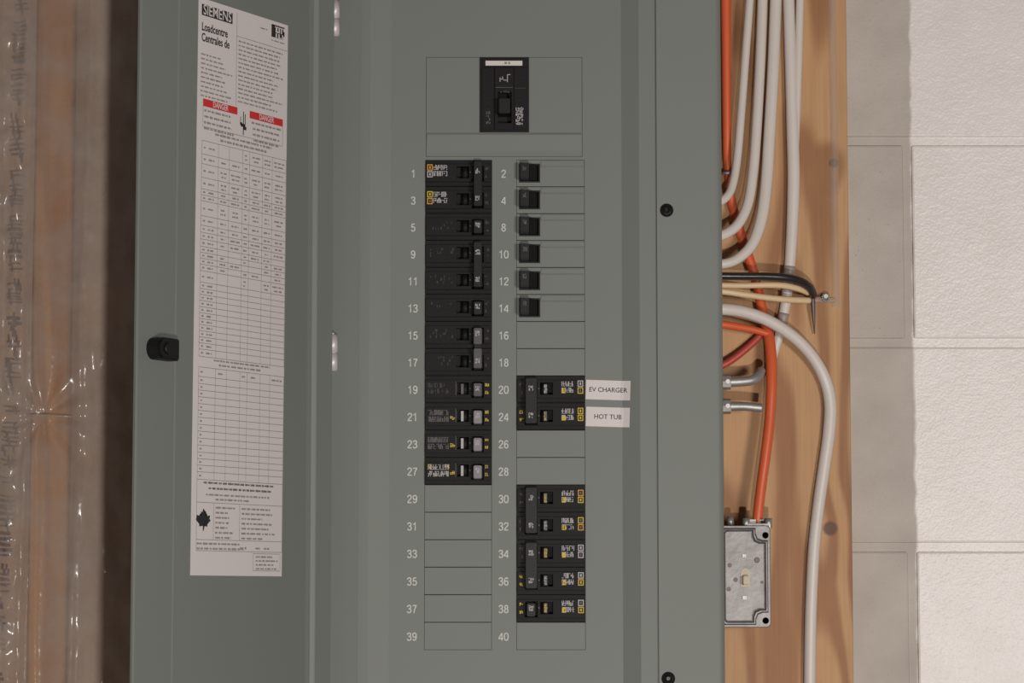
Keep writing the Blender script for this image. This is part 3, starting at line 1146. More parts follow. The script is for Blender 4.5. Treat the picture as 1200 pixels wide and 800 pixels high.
words(LU(281, 640), LU(288, 640), b_v + 0.0065, 0.002)
words(LU(299, 640), LU(304, 640), b_v + 0.0065, 0.002)
words(LU(309, 640), LU(315, 640), b_v + 0.0065, 0.002)
su0, sv0 = lab(296.3, 648.5)
su1, sv1 = lab(327.5, 669)
for v in (sv0, sv1):
    hl(v, su0, su1)
for u in (su0, su1):
    vl(u, sv0, sv1)
for k in range(4):
    words(su0 + 0.004, su1 - 0.003, sv0 + 0.0028 + k * 0.0035, 0.0018, SMALL, lr.uniform(.7, 1))
# maple leaf
leaf = [(0, -1), (.16, -.66), (.36, -.76), (.28, -.28), (.5, -.5), (.56, -.36), (.92, -.42), (.82, -.1), (1, .02), (.5, .42), (.56, .58), (.06, .52), (.05, .95)]
lc = lab(237.8, 609)
pts = [(x, y) for x, y in leaf] + [(-x, y) for x, y in leaf[::-1] if x > 0]
lv_ = [LP(lc[0] + x * 0.0108, lc[1] + y * 0.0098, 0.0005) for x, y in pts]
f = lb_bm.faces.new(lv_)
f.material_index = INK
bmesh.ops.triangulate(lb_bm, faces=[f])
o = mesh_obj('directory_label', lb_bm, [M['paper'], M['paper_line'], M['ink_k'], M['ink_s'], M['ink_r'], M['paper']], door)
o['label'] = 'white printed circuit directory label'

# ------------------------------------------------------------------ circuit breakers
PX = K
WCOL = LX1 - LX0


def body_mesh(right):
    """one-pole body, local origin at the slot's centre on the plate, face towards -y; mirrored for the right column"""
    w = (RX1 - RX0) if right else WCOL
    h = PITCH_R
    m = -1 if right else 1
    kx = w / (78.5 * PX)

    def fx(a):
        return (a * PX * kx - w / 2) * m

    def span(a, b):
        return tuple(sorted((fx(a), fx(b))))

    def fz(v):
        return h / 2 - v * PX
    bm = bmesh.new()
    hw = span(37, 51.5)
    hs = span(54.5, 69)
    ztop = h / 2 - 0.0003
    zbot = -h / 2 + 0.0003
    # hidden body behind the plate
    box(bm, -w / 2 + 0.0001, w / 2 - 0.0001, 0.006, 0.064, zbot, ztop, mi=0)
    holes = [(hw[0], hw[1], fz(22.5), fz(8.2)), (hs[0], hs[1], fz(26), fz(7.5))]
    slab(bm, (-w / 2 - 0.0001, w / 2 + 0.0001), (zbot, ztop), -0.0008, 0.0062, holes=holes, bev=0.0003)
    xa, xb = span(1, 77.3)
    slab(bm, (xa, xb), (fz(26.2), fz(5.6)), -0.0030, -0.0007, holes=holes, bev=0.0004)
    slab(bm, (xa, xb), (fz(30.6), fz(27.2)), -0.0022, -0.0007, bev=0.0004)
    # rocker drum inside the window
    cyl(bm, (sum(hw) / 2 + 0.002 * m, 0.004, fz(22)), (sum(hw) / 2 + 0.002 * m, 0.004, fz(8.7)), 0.0036, n=14)
    me = bpy.data.meshes.new('breaker_body')
    bm.to_mesh(me); bm.free()
    me.materials.append(M['black2'])
    return me, fx, fz, span


BODY = {False: body_mesh(False), True: body_mesh(True)}


def handle_bm(x0, x1, z0, z1, y1=-0.0125):
    bm = bmesh.new()
    b = bmesh.new()
    bmesh.ops.create_cube(b, size=1)
    for v in b.verts:
        front = v.co.y < 0
        inset = 0.0007 if front else 0.0
        sx_ = 1 if v.co.x > 0 else -1
        sz_ = 1 if v.co.z > 0 else -1
        v.co = Vector(((x1 if sx_ > 0 else x0) - sx_ * inset, y1 if front else 0.004, (z1 if sz_ > 0 else z0) - sz_ * inset))
    bmesh.ops.bevel(b, geom=b.edges[:], offset=0.0006, segments=2, affect='EDGES')
    merge(bm, b)
    return bm


def scribble(bm, rnd, x0, x1, z0, z1, y, mi, density=0.7, lines=2, weight=0.0004):
    """garbled lettering: upright and level strokes in rows"""
    hh = (z1 - z0) / lines
    y_ = y
    for l in range(lines):
        zb_, zt_ = z0 + l * hh + hh * 0.1, z0 + (l + 1) * hh - hh * 0.1
        x = x0
        while x < x1 - weight:
            w = min(rnd.uniform(2.2, 3.6) * weight, max(x1 - x, weight * 2))
            y = y_
            if rnd.random() < density:
                if rnd.random() < 0.8:
                    quad(bm, x, x + weight, zb_ + rnd.choice((0, 0, 0.3)) * (zt_ - zb_), zt_ - rnd.choice((0, 0, 0.3)) * (zt_ - zb_), y, mi)
                y = y_ - 0.00004
                if rnd.random() < 0.6:
                    quad(bm, x + w - weight * 1.6, x + w - weight * .6, zb_, zt_ - rnd.choice((0, 0.4)) * (zt_ - zb_), y, mi)
                for q in range(rnd.choice((1, 2, 2))):
                    y = y_ - 0.00008 - 0.00004 * q
                    zz = zb_ + rnd.choice((0, 0.45, 0.85)) * (zt_ - zb_)
                    quad(bm, x, x + w - weight * .6, zz, zz + weight, y, mi)
            x += w


def ringbox(bm, x0, x1, z0, z1, y, mi, t=0.0005):
    quad(bm, x0, x1, z0, z0 + t, y, mi); quad(bm, x0, x1, z1 - t, z1, y, mi)
    quad(bm, x0, x0 + t, z0 + t, z1 - t, y, mi); quad(bm, x1 - t, x1, z0 + t, z1 - t, y, mi)


INKS = [M['ink_w'], M['ink_g'], M['ink_d'], M['ink_y'], M['ink_o']]
W_, G_, D_, Y_, O_ = range(5)


# colours of the two small printed boxes, upper and lower
BOXC = {1: (O_, W_), 2: (Y_, O_), 21: (W_, Y_), 22: (Y_, Y_), 24: (O_, Y_), 27: (Y_, O_), 30: (W_, W_), 31: (W_, Y_), 34: (W_, Y_)}


def markings(style, right, seed, hy=-0.0125, lone=True):
    rnd = random.Random(seed)
    me, fx, fz, span = BODY[right]
    bm = bmesh.new()
    y = -0.00315

    def R_(a, b, v0, v1):
        s_ = span(a, b)
        return s_[0], s_[1], fz(v1), fz(v0)
    if style == 'boxed':          # white print with two small boxes
        q = R_(9.5, 26.5, 5.9, 20.5)
        if right:
            q = R_(13, 27, 6.2, 20.8)
        scribble(bm, rnd, *q, y, W_, 1.0, 2, 0.00055)
        for bi, (v0, v1) in enumerate(((5.9, 13.2), (14, 21.3))):
            s_ = R_(2.2, 8.6, v0, v1)
            col = BOXC[seed][bi]
            ringbox(bm, *s_, y, col, 0.0008)
            quad(bm, s_[0] + .0019, s_[1] - .0019, s_[2] + .0016, s_[3] - .0016, y, rnd.choice((col, G_)))
        if right:
            s_ = R_(22.5, 26.8, 14.5, 20.8)
            quad(bm, s_[0], s_[1], s_[2], s_[3], y - 0.00004, Y_)
    elif style == 'grid':         # grey print, yellow accents
        q = R_(4, 28.5, 7.5, 23)
        scribble(bm, rnd, *q, y, G_ if seed < 20 else W_, 1.0, 2, 0.0005)
        s_ = R_(29.8, 35.5, 15.5, 20.5)
        scribble(bm, rnd, *s_, y, Y_ if seed % 3 else O_, 1, 1, 0.0007)
        quad(bm, *R_(29.8, 35.5, 17.6, 18.6), y, Y_ if seed % 3 else O_)
        if seed % 5 == 0:
            for a_ in (4, 24):
                scribble(bm, rnd, *R_(a_, a_ + 5, 7.5, 14), y - 0.00005, Y_, 1, 1, 0.0006)
    elif style == 'dim':
        scribble(bm, rnd, *R_(4, 28, 8, 22), y, D_, 0.55, 2, 0.0004)
    elif style == 'faint':
        scribble(bm, rnd, *R_(6, 34, 9, 20), y, D_, 0.16, 3, 0.0004)
    # rule beside the window
    if style in ('grid', 'dim'):
        quad(bm, *R_(36.2, 36.8, 7.5, 23), y, G_)
    # pale flag in the window
    if right:
        quad(bm, *R_(43.5, 47, 9.8, 21), 0.0003, G_)
        scribble(bm, rnd, *R_(43.5, 47, 10.5, 20.5), 0.0002, W_ if seed % 2 else Y_, 0.8, 3, 0.0004)
    elif style in ('grid', 'dim'):
        quad(bm, *R_(42.3, 45.4, 9.5, 21.5), 0.0003, W_ if style == 'grid' else G_)
    # tick by the handle
    quad(bm, *R_(52.3, 53.6, 14.5, 16), y, G_)
    # end print
    cols = {'grid': Y_, 'dim': Y_, 'boxed': Y_ if right and seed % 3 else D_, 'faint': D_}[style]
    for (v0, v1) in ((9, 13.2), (18, 22.2)):
        scribble(bm, rnd, *R_(70.6, 75, v0, v1), y, cols, 1.0 if cols == Y_ else .7, 1, 0.0006)
    # rating on the handle
    scribble(bm, rnd, *R_(59.2, 64.6, 12.5, 19), hy - 0.0001, W_ if style != 'grid' else (W_ if seed % 2 else Y_), 0.95, 2, 0.0005)
    return bm


def breaker(i, right, poles, handle, style, label, group=None, seeds=None):
    me, fx, fz, span = BODY[right]
    cx = (RX0 + RX1) / 2 if right else (LX0 + LX1) / 2
    zc = row(i) - PITCH_R / 2
    e = empty('circuit_breaker', (cx, 0, zc))
    tag(e, label, 'breaker', group)
    for p in range(poles):
        o = bpy.data.objects.new('body', me)
        C.objects.link(o)
        o.parent = e
        o.location = (0, 0, -PITCH_R * p)
        bm = markings(style[p], right, seeds[p])
        tag(mesh_obj('printed_marking', bm, INKS, e, (0, 0, -PITCH_R * p)), kind='stuff')
    hx = span(56.5, 67.5)
    hm = {'black': M['black'], 'grey': M['hgrey'], 'light': M['hlight']}[handle]
    if poles == 1:
        mesh_obj('handle', handle_bm(hx[0], hx[1], fz(25.8), fz(9.2)), hm, e)
    elif handle == 'grey':
        mesh_obj('handle', handle_bm(hx[0], hx[1], fz(29), fz(8.2)), hm, e)
        mesh_obj('handle', handle_bm(hx[0], hx[1], fz(25.0), fz(0.3)), hm, e, (0, 0, -PITCH_R))
        mesh_obj('tie_bar', handle_bm(hx[0] + .0006, hx[1] - .0006, fz(34), fz(27), -0.008), M['black'], e)
    else:
        a_, b__ = hx
        if right:
            a_, b__ = span(54.5, 69)
        mesh_obj('handle_tie', handle_bm(a_, b__, fz(25.5) - PITCH_R, fz(3.0)), hm, e)
    return e


B1 = 'black breaker with a dark handle beside number %s'
breaker(0, False, 2, 'black', ('boxed', 'boxed'), 'black double breaker with boxed print topping the column below the main breaker', seeds=(1, 2))
breaker(2, False, 1, 'black', ('faint',), 'plain black single breaker with black handle beside number 5', seeds=(3,))
breaker(3, False, 2, 'black', ('faint', 'faint'), 'plain black double breaker with long handle tie beside numbers 9 and 11', seeds=(4, 5))
breaker(5, False, 1, 'black', ('faint',), 'black single breaker with worn dark print beside number 13', seeds=(6,))
breaker(6, False, 2, 'grey', ('faint', 'faint'), 'black double breaker with two dark grey handles beside numbers 15 and 17', seeds=(7, 8))
breaker(8, False, 1, 'grey', ('dim',), 'black single breaker with dark grey handle beside number 19', seeds=(9,))
breaker(9, False, 1, 'light', ('grid',), 'black single breaker with mid grey handle beside number 21', seeds=(11,))
breaker(10, False, 1, 'light', ('grid',), 'black single breaker with grey handle and ochre mark beside number 23', seeds=(13,))
breaker(11, False, 1, 'light', ('grid',), 'black single breaker with grey handle and yellow print beside number 27', seeds=(25,))
breaker(8, True, 2, 'black', ('boxed', 'boxed'), 'black double breaker beside the EV CHARGER and HOT TUB stickers', seeds=(21, 22))
breaker(12, True, 2, 'black', ('boxed', 'boxed'), 'black double breaker with yellow boxed print beside numbers thirty and thirty-two', seeds=(24, 27))
breaker(14, True, 2, 'black', ('boxed', 'boxed'), 'black double breaker with boxed print beside numbers 34 and 36', seeds=(30, 31))
breaker(16, True, 1, 'black', ('boxed',), 'black single breaker with boxed print beside number 38', seeds=(34,))

# six breakers of which only the toggles show through the filler plates
for i in range(6):
    h = HOLE[i]
    e = empty('circuit_breaker', ((RX0 + RX1) / 2, 0, row(i) - PITCH_R / 2))
    tag(e, 'small black breaker toggle in a square cut-out beside number ' + ('two', 'four', 'eight', 'ten', 'twelve', 'fourteen')[i], 'breaker', 'toggles showing through filler plates')
    L_ = e.location
    bm = bmesh.new()
    box(bm, RX0 - L_.x + .0004, RX1 - L_.x - .0004, 0.0035, 0.064, -PITCH_R / 2 + .0004, PITCH_R / 2 - .0004)
    # rim just inside the cut-out
    slab(bm, (h[0] - L_.x - .0001, h[1] - L_.x + .0001), (h[2] - L_.z - .0001, h[3] - L_.z + .0001), 0.0, 0.0036,
         holes=[(h[0] - L_.x + .0012, h[1] - L_.x - .0012, h[2] - L_.z + .0012, h[3] - L_.z - .0012)])
    mesh_obj('body', bm, M['black'], e)
    bm = handle_bm(h[0] - L_.x + .0004, h[0] - L_.x + .0100, h[2] - L_.z + .0012, h[3] - L_.z - .0002, -0.0125)
    mesh_obj('handle', bm, M['black'], e)
    bm = bmesh.new()
    b = bmesh.new()
    x0, x1 = h[0] - L_.x + .0098, h[1] - L_.x - .0013
    A = [(x0, -0.0085), (x0 + .0035, -0.004), (x1 - .002, -0.0012), (x1, 0.003), (x0, 0.003)]
    for zz0, zz1 in ((h[2] - L_.z + .0018, h[3] - L_.z - .0016),):
        P0 = [b.verts.new((p[0], p[1], zz0)) for p in A]
        P1 = [b.verts.new((p[0], p[1], zz1)) for p in A]
        for k in range(5):
            b.faces.new([P0[k], P0[(k + 1) % 5], P1[(k + 1) % 5], P1[k]])
        b.faces.new(P0); b.faces.new(P1)
        bmesh.ops.recalc_face_normals(b, faces=b.faces)
    merge(bm, b)
    mesh_obj('rocker', bm, M['black'], e)
    bm = bmesh.new()
    rnd = random.Random(60 + i)
    scribble(bm, rnd, h[0] - L_.x + .0035, h[0] - L_.x + .0072, 0.0005, 0.0055, -0.0127, G_, 1, 1, 0.0006)
    tag(mesh_obj('printed_marking', bm, INKS, e), kind='stuff')

# main breaker
e = empty('main_breaker', ((mb[0] + mb[1]) / 2, 0, (mb[2] + mb[3]) / 2))
tag(e, 'large black main breaker with white strip at the top of the panel', 'breaker')
L_ = e.location


def mx(px):
    return X(px) - L_.x


def mz(py):
    return Z(py) - L_.z


bm = bmesh.new()
hw, hh = (mb[1] - mb[0]) / 2, (mb[3] - mb[2]) / 2
box(bm, -hw + .0002, hw - .0002, 0.006, 0.07, -hh + .0002, hh - .0002)
slot = (mx(583.2), mx(599.5), mz(145), mz(108.5))
slab(bm, (-hw - .0001, hw + .0001), (-hh, hh - .0006), -0.001, 0.0062, holes=[slot], bev=0.0004)
slab(bm, (mx(565), mx(578.7)), (mz(152.5), mz(80)), -0.0025, -0.0009, bev=0.0005)
slab(bm, (mx(580), mx(601.6)), (mz(152.5), mz(80)), -0.0034, -0.0009, holes=[slot], bev=0.0005)
slab(bm, (mx(602.6), mx(617.5)), (mz(152.5), mz(80)), -0.0025, -0.0009, bev=0.0005)
slab(bm, (mx(565), mx(617.5)), (mz(79), mz(69.5)), -0.0022, -0.0009, bev=0.0004)
mesh_obj('body', bm, M['black2'], e)
mesh_obj('handle', handle_bm(mx(583.6), mx(598.6), mz(136.5), mz(117.5), -0.0145), M['black'], e)
bm = bmesh.new()
box(bm, mx(568.8), mx(612.2), -0.0027, -0.0021, mz(77.4), mz(71.8))
o = mesh_obj('rating_strip', bm, M['sticker'], e)
o['label'] = 'white strip with faint print'
bm = bmesh.new()
rnd = random.Random(5)
scribble(bm, rnd, mx(584), mx(598), mz(76.2), mz(72.8), -0.0029, G_, 0.7, 1, 0.0004)
scribble(bm, rnd, mx(604.5), mx(613.5), mz(147), mz(126), -0.00265, W_, 0.95, 6, 0.00055)
scribble(bm, rnd, mx(569.5), mx(574.5), mz(146), mz(131), -0.00265, G_, 0.8, 4, 0.0005)
scribble(bm, rnd, mx(584), mx(598), mz(110), mz(107), -0.00355, D_, 0.7, 1, 0.0005)
quad(bm, mx(580.5), mx(601), mz(103.4), mz(102.9), -0.00355, G_)
quad(bm, mx(603), mx(616.5), mz(104.1), mz(103.6), -0.00265, D_)
for (a_, b__, c_, d_) in ((585.5, 586.3, 96.5, 91.5), (586, 590, 93.8, 93.1), (588.5, 589.3, 94, 90.5), (590, 594.5, 95, 94.3), (594.2, 595, 97, 88), (595, 598.2, 88.6, 87.8)):
    quad(bm, mx(a_), mx(b__), mz(c_), mz(d_), -0.00355, W_)
tag(mesh_obj('printed_marking', bm, INKS, e), kind='stuff')

# ------------------------------------------------------------------ cables on the plywood
def cable(name, m, pts, label, cat='cable', group=None, n=14):
    """pts: (px, py, depth y, half width px, half depth px)"""
    bm = bmesh.new()
    P = []
    for (a_, b__, y, hw_, hd) in pts:
        y += DY
        q = U(a_, b__, y)
        k = (DIST + y) / (F_PX * CP)
        P.append((q.x, q.y, q.z, hw_ * k, hd * k))
    tube(bm, P, n)
    return tag(mesh_obj(name, bm, m), label, cat, group)


W3 = 'white cables curving into the panel'
cable('power_cable', M['white_c'], [(882, -400, .083, 5, 4.5), (882, -230, .083, 5, 4.5), (882, -120, .083, 5, 4.5), (882, -60, .083, 5, 4.5), (878.5, 0, .083, 5, 4.5), (874, 60, .082, 5, 4.5), (869.5, 120, .080, 5, 4.5), (864, 185, .076, 5, 4.5), (858, 218, .07, 5, 4.5), (850, 232, .064, 5, 4.5), (838, 238, .06, 5, 4.5), (822, 239, .058, 5, 4.5)],
      'white cable bending into the panel in the tightest, shortest curve', group=W3)
cable('power_cable', M['white_c'], [(895, -400, .084, 6, 5), (895, -230, .084, 6, 5), (895, -120, .084, 6, 5), (895, -60, .084, 6, 5), (893.5, 0, .084, 6, 5), (890.5, 80, .082, 6, 5), (886, 160, .08, 6, 5), (882, 205, .077, 6, 5), (876.5, 238, .073, 6, 5), (866, 261, .068, 6, 5), (852, 273, .064, 6, 5), (836, 278, .06, 6, 5), (820, 278, .058, 6, 5)],
      'white cable bending into the panel between two other white cables', group=W3)
cable('power_cable', M['white_c'], [(911, -400, .086, 7, 5), (911, -230, .086, 7, 5), (911, -120, .086, 7, 5), (911, -60, .086, 7, 5), (909, 0, .086, 7, 5), (906, 80, .084, 7, 5), (901.5, 160, .082, 7, 5), (898, 215, .079, 7, 5), (892.5, 255, .075, 6.8, 5), (882, 285, .07, 6.5, 5), (866, 302, .066, 6, 5), (848, 309, .062, 5.7, 5), (820, 309, .058, 5.7, 5)],
      'white cable bending into the panel in the widest curve, above the black cable', group=W3)
# straight white run, two cables at the top that close up
w4 = cable('power_cable', M['white_c'], [(922, -400, .097, 7, 5), (922, -230, .097, 7, 5), (922, -120, .097, 7, 5), (922, -60, .097, 7, 5), (924, 0, .097, 7, 5), (926.5, 80, .097, 7, 5), (928.5, 150, .097, 7.2, 5), (930, 205, .097, 7.5, 5), (928.5, 260, .097, 7, 5), (925.5, 310, .097, 6.5, 5), (922, 345, .097, 6.3, 5), (918, 370, .097, 6, 5), (912.5, 395, .098, 5.5, 4.5), (906, 420, .099, 4.5, 4), (901, 440, .100, 4, 4)],
      'white cable running straight down the plywood behind the black and cream wires')
cable('power_cable', M['white_c'], [(940, -400, .0985, 5, 4), (940, -230, .0985, 5, 4), (940, -120, .0985, 5, 4), (940, -60, .0985, 5, 4), (937.5, 0, .0985, 5, 4), (935.5, 80, .0985, 4.6, 4), (933.5, 150, .0985, 4, 4), (932, 205, .099, 3.5, 4), (930, 260, .100, 3.5, 4), (928, 300, .101, 3, 3)],
      'thin white cable lying along the straight white cable on the plywood')
# orange run
o1_ = cable('power_cable', M['orange_c'], [(850.5, -400, .088, 6, 5), (850.5, -230, .088, 6, 5), (850.5, -120, .088, 6, 5), (850.5, -60, .088, 6, 5), (850.5, 0, .088, 6, 5), (851, 60, .088, 5.5, 5), (851.5, 130, .09, 5.2, 5), (852, 180, .093, 5, 5), (853.5, 205, .096, 4.5, 5), (857, 235, .098, 5.5, 5), (865, 265, .098, 5.8, 5), (874, 292, .098, 5.8, 5), (883, 318, .098, 5.8, 5), (889, 342, .098, 5.6, 5), (894, 366, .096, 5.8, 5), (900, 390, .090, 6.2, 6), (903.5, 415, .082, 6.5, 6), (904, 450, .076, 6.3, 6), (902, 490, .074, 6.2, 6), (897.5, 530, .072, 6.2, 6), (892, 570, .071, 6.1, 6), (888.5, 600, .070, 6, 6), (886.5, 622, .070, 6, 6)],
      'orange cable running down the plywood into the metal switch box')
cable('power_cable', M['orange_c'], [(822, 377, .07, 4.5, 4), (846, 380, .074, 4.5, 4), (868, 383.5, .080, 4.5, 4), (888, 387.5, .085, 4.2, 4), (902, 392, .088, 4, 4)],
      'thin orange cable leaving the panel level, below the arched white cable')
cable('power_cable', M['red_c'], [(822, 434, .085, 4.2, 4), (846, 428, .088, 4.2, 4), (860, 420, .09, 4.2, 4), (874, 409, .092, 4.2, 4), (886, 398, .094, 4.2, 4), (896, 387, .096, 4, 4)],
      'dull red cable slanting up from the panel to the orange cable')
# grey tape round the straight white cable
for seg in ([(925.4, 312, 7.2), (924.4, 322, 7.1)], [(923.0, 336, 7.0), (922.2, 343, 7.0)], [(918.6, 367, 6.6), (916.2, 379, 6.4)]):
    bm = bmesh.new()
    P = []
    for (a_, b__, w) in seg:
        q = U(a_, b__, .097 + DY)
        P.append((q.x, q.y, q.z, w * K, 5.6 * K))
    tube(bm, P, 16, 3)
    mesh_obj('tape_wrap', bm, M['tape'], w4)
# staple over the orange cable
bm = bmesh.new()
P = []
for (a_, b__, y) in ((846.5, 203, PLY_Y + .001), (847, 203, PLY_Y - .012), (850, 202.5, PLY_Y - .0165), (857, 202, PLY_Y - .0165), (860, 201.5, PLY_Y - .012), (860.5, 201.5, PLY_Y + .001)):
    q = U(a_, b__, y)
    P.append((q.x, q.y, q.z, .0018, .0012))
tube(bm, P, 10, 4)
tag(mesh_obj('cable_staple', bm, M['zinc']), 'small metal staple holding the orange cable to the plywood', 'staple')
# black and cream wires
blk = cable('wire', M['black_c'], [(820, 322.5, .052, 4.6, 4.6), (846, 323.3, .054, 4.6, 4.6), (875, 323.6, .058, 4.6, 4.6), (900, 323.8, .062, 4.7, 4.7), (922, 325.5, .066, 4.8, 4.8), (938, 329.5, .072, 4.8, 4.8), (948, 336, .080, 4.8, 4.8), (952.3, 343, .088, 4.6, 4.6), (952.5, 348.5, .097, 4.2, 4.2)],
      'glossy black wire bending down at its end above the cream wires', 'wire')
bm = bmesh.new()
P = []
for (a_, b__, y, w) in ((952.5, 346, .092, 3.0), (952.8, 355, .094, 2.8), (953.4, 368, .096, 2.2), (954, 380, .098, 1.4), (954.5, 391, .101, 0.7)):
    q = U(a_, b__, y + DY)
    P.append((q.x, q.y, q.z, w * K, w * K * .6))
tube(bm, P, 10)
o = mesh_obj('bare_wire_tail', bm, M['rust'], blk)
o['label'] = 'thin tapering bare metal tail'
cable('wire', M['beige_c'], [(820, 333.5, .058, 3.3, 3.3), (846, 334, .060, 3.3, 3.3), (872, 334.5, .066, 3.4, 3.4), (898, 333.8, .07, 3.6, 3.6), (918, 334.5, .074, 3.6, 3.6), (935, 338, .08, 3.6, 3.6), (947, 343, .09, 3.4, 3.4)],
      'upper cream wire arching just below the black wire', 'wire', 'cream wires below the black wire')
cable('wire', M['beige_c'], [(820, 340.5, .060, 3.6, 3.6), (846, 341.5, .062, 3.6, 3.6), (872, 345, .066, 3.6, 3.6), (898, 348.5, .072, 3.6, 3.6), (922, 350.8, .078, 3.7, 3.7), (949, 352, .088, 3.6, 3.6)],
      'lower cream wire sloping down towards the wire clip', 'wire', 'cream wires below the black wire')
# thick arched white cable
cable('power_cable', M['white_c'], [(818, 361, .055, 7, 6.5), (846, 362, .060, 7, 6.5), (868, 364.5, .066, 7, 6.5), (890, 371, .072, 7, 6.5), (912, 382, .078, 7, 6.5), (934, 398, .085, 7, 6.5), (953, 419, .092, 7, 6.5), (966.5, 444, .097, 7.2, 6.5), (972.8, 472, .0985, 7.4, 6.5), (971.5, 505, .0985, 7.4, 6.5), (966, 545, .0985, 7.3, 6.5), (959.5, 590, .0985, 7.2, 6.5), (954, 640, .0985, 7.1, 6.5), (950.8, 700, .0985, 7, 6.5), (949.3, 760, .0985, 7, 6.5), (948.5, 860, .0985, 7, 6.5), (949, 980, .0985, 7, 6.5), (948, 1120, .0985, 7, 6.5), (948, 1300, .0985, 7, 6.5)],
      'thick white cable arching out of the panel and down the plywood')

# clip at the end of the wires
cl = U(968, 350, .098)
clip = empty('wire_clip', (cl.x, PLY_Y, cl.z))
tag(clip, 'small clear and silver wire clip nailed to the plywood beside the black wire', 'clip')
bm = bmesh.new()
P = []
for (a_, b__, y) in ((951, 350.5, .094), (960, 351, .096), (972, 351.5, .099), (984, 352, PLY_Y - .003)):
    q = U(a_, b__, y + DY)
    P.append((q.x, q.y, q.z, 3.4 * K, 3.0 * K))
tube(bm, P, 12)
wparent(mesh_obj('sleeve', bm, M['clear']), clip)
bm = bmesh.new()
q = U(967.5, 348.5, .094 + DY)
for k in range(10):
    an0, an1 = 2 * math.pi * k / 10, 2 * math.pi * (k + 1) / 10
    cyl(bm, (q.x + .0034 * math.cos(an0), q.y, q.z + .0034 * math.sin(an0)), (q.x + .0034 * math.cos(an1), q.y, q.z + .0034 * math.sin(an1)), .0011, n=8)
cyl(bm, (q.x, .092 + DY, q.z + .001), (q.x, PLY_Y + .004, q.z + .001), .0014, n=10)
cyl(bm, (q.x, .0915 + DY, q.z + .001), (q.x, .093 + DY, q.z + .001), .0021, n=12)
wparent(mesh_obj('nail_ring', bm, M['zinc']), clip)

# clear plastic strip down the plywood
bm = bmesh.new()
nz = 40
rows_ = []
for j in range(nz + 1):
    py = -420 + (360 + 420) * j / nz
    w0 = U(974.5, py, PLY_Y - .003); w1 = U(984.3, py, PLY_Y - .003)
    wob = 0.0008 * noise.noise(Vector((0, w0.z * 12, 0)))
    xa, xb = U(974.3, 300, PLY_Y - .003).x + wob, U(984.2, 300, PLY_Y - .003).x + wob
    rows_.append([bm.verts.new((xa + (xb - xa) * k / 6, PLY_Y - 0.0006 - 0.0026 * math.sin(math.pi * k / 6), w0.z)) for k in range(7)])
for A, B in zip(rows_, rows_[1:]):
    for k in range(6):
        bm.faces.new([A[k], A[k + 1], B[k + 1], B[k]]).smooth = True
tag(mesh_obj('plastic_strip', bm, M['clear']), 'clear plastic strip running down the plywood to the wire clip', 'plastic strip')

# metal fittings on the panel's side
def fitting(name, pts, label, bent):
    e = empty(name, U(838, pts[0][1], .06))
    tag(e, label, 'cable connector', 'metal connectors on the panel side')
    bm = bmesh.new()
    P = []
    for (a_, b__, y, w) in pts:
        q = U(a_, b__, y)
        P.append((q.x, q.y, q.z, w * K, w * K))
    tube(bm, P, 16)
    wparent(mesh_obj('barrel', bm, M['zinc']), e)
    y0 = pts[0][2]
    bm = bmesh.new()
    a = U(848.5, pts[1][1], y0); b = U(856, pts[1][1], y0)
    ca = Vector((X(842), y0, a.z))
    cyl(bm, ca, (b.x, y0, a.z), 9.3 * K, n=8, smooth=False)
    wparent(mesh_obj('locknut', bm, M['zinc']), e)
    bm = bmesh.new()
    cyl(bm, (a.x + .003, y0 - 8 * K, a.z), (a.x + .003, y0 - 10.5 * K, a.z), .0022, n=12)
    wparent(mesh_obj('set_screw', bm, M['steel']), e)
    return e


fitting('cable_connector', [(836, 447.5, .066, 6.2), (856, 447.5, .066, 6.2), (874, 446.5, .067, 6.0), (883, 444.5, .069, 6.0), (889, 440, .073, 5.8), (892, 434, .080, 5.5)],
        'grey metal connector on the panel side with an upturned end', True)
fitting('cable_connector', [(836, 476, .066, 6.0), (856, 476, .066, 5.8), (872, 476, .066, 5.4), (893, 478, .067, 5.2)],
        'straight grey metal connector stub below the upturned one', False)

# metal switch box
bx = U(876, 736, .06)
e = empty('switch_box', (X(872), PLY_Y, U(872, 736, .06).z))
tag(e, 'galvanized metal switch box on the plywood beside the panel', 'switch box')
YB = 0.056
def bxp(px, py, y=YB):
    q = U(px, py, y)
    return q.x, q.z


x0, zt = bxp(842.5, 615.5)
x1, zb = bxp(903.6, 735)
bm = bmesh.new()
box(bm, x0 + .0012, x1 - .0012, YB + .003, PLY_Y + .001, zb + .001, zt - .001, bev=0.002, seg=2)
for f in [f for f in bm.faces if f.calc_center_median().y < YB + .0036]:   # open front, closed by the cover plate
    bm.faces.remove(f)
wparent(mesh_obj('box_body', bm, M['galv']), e)


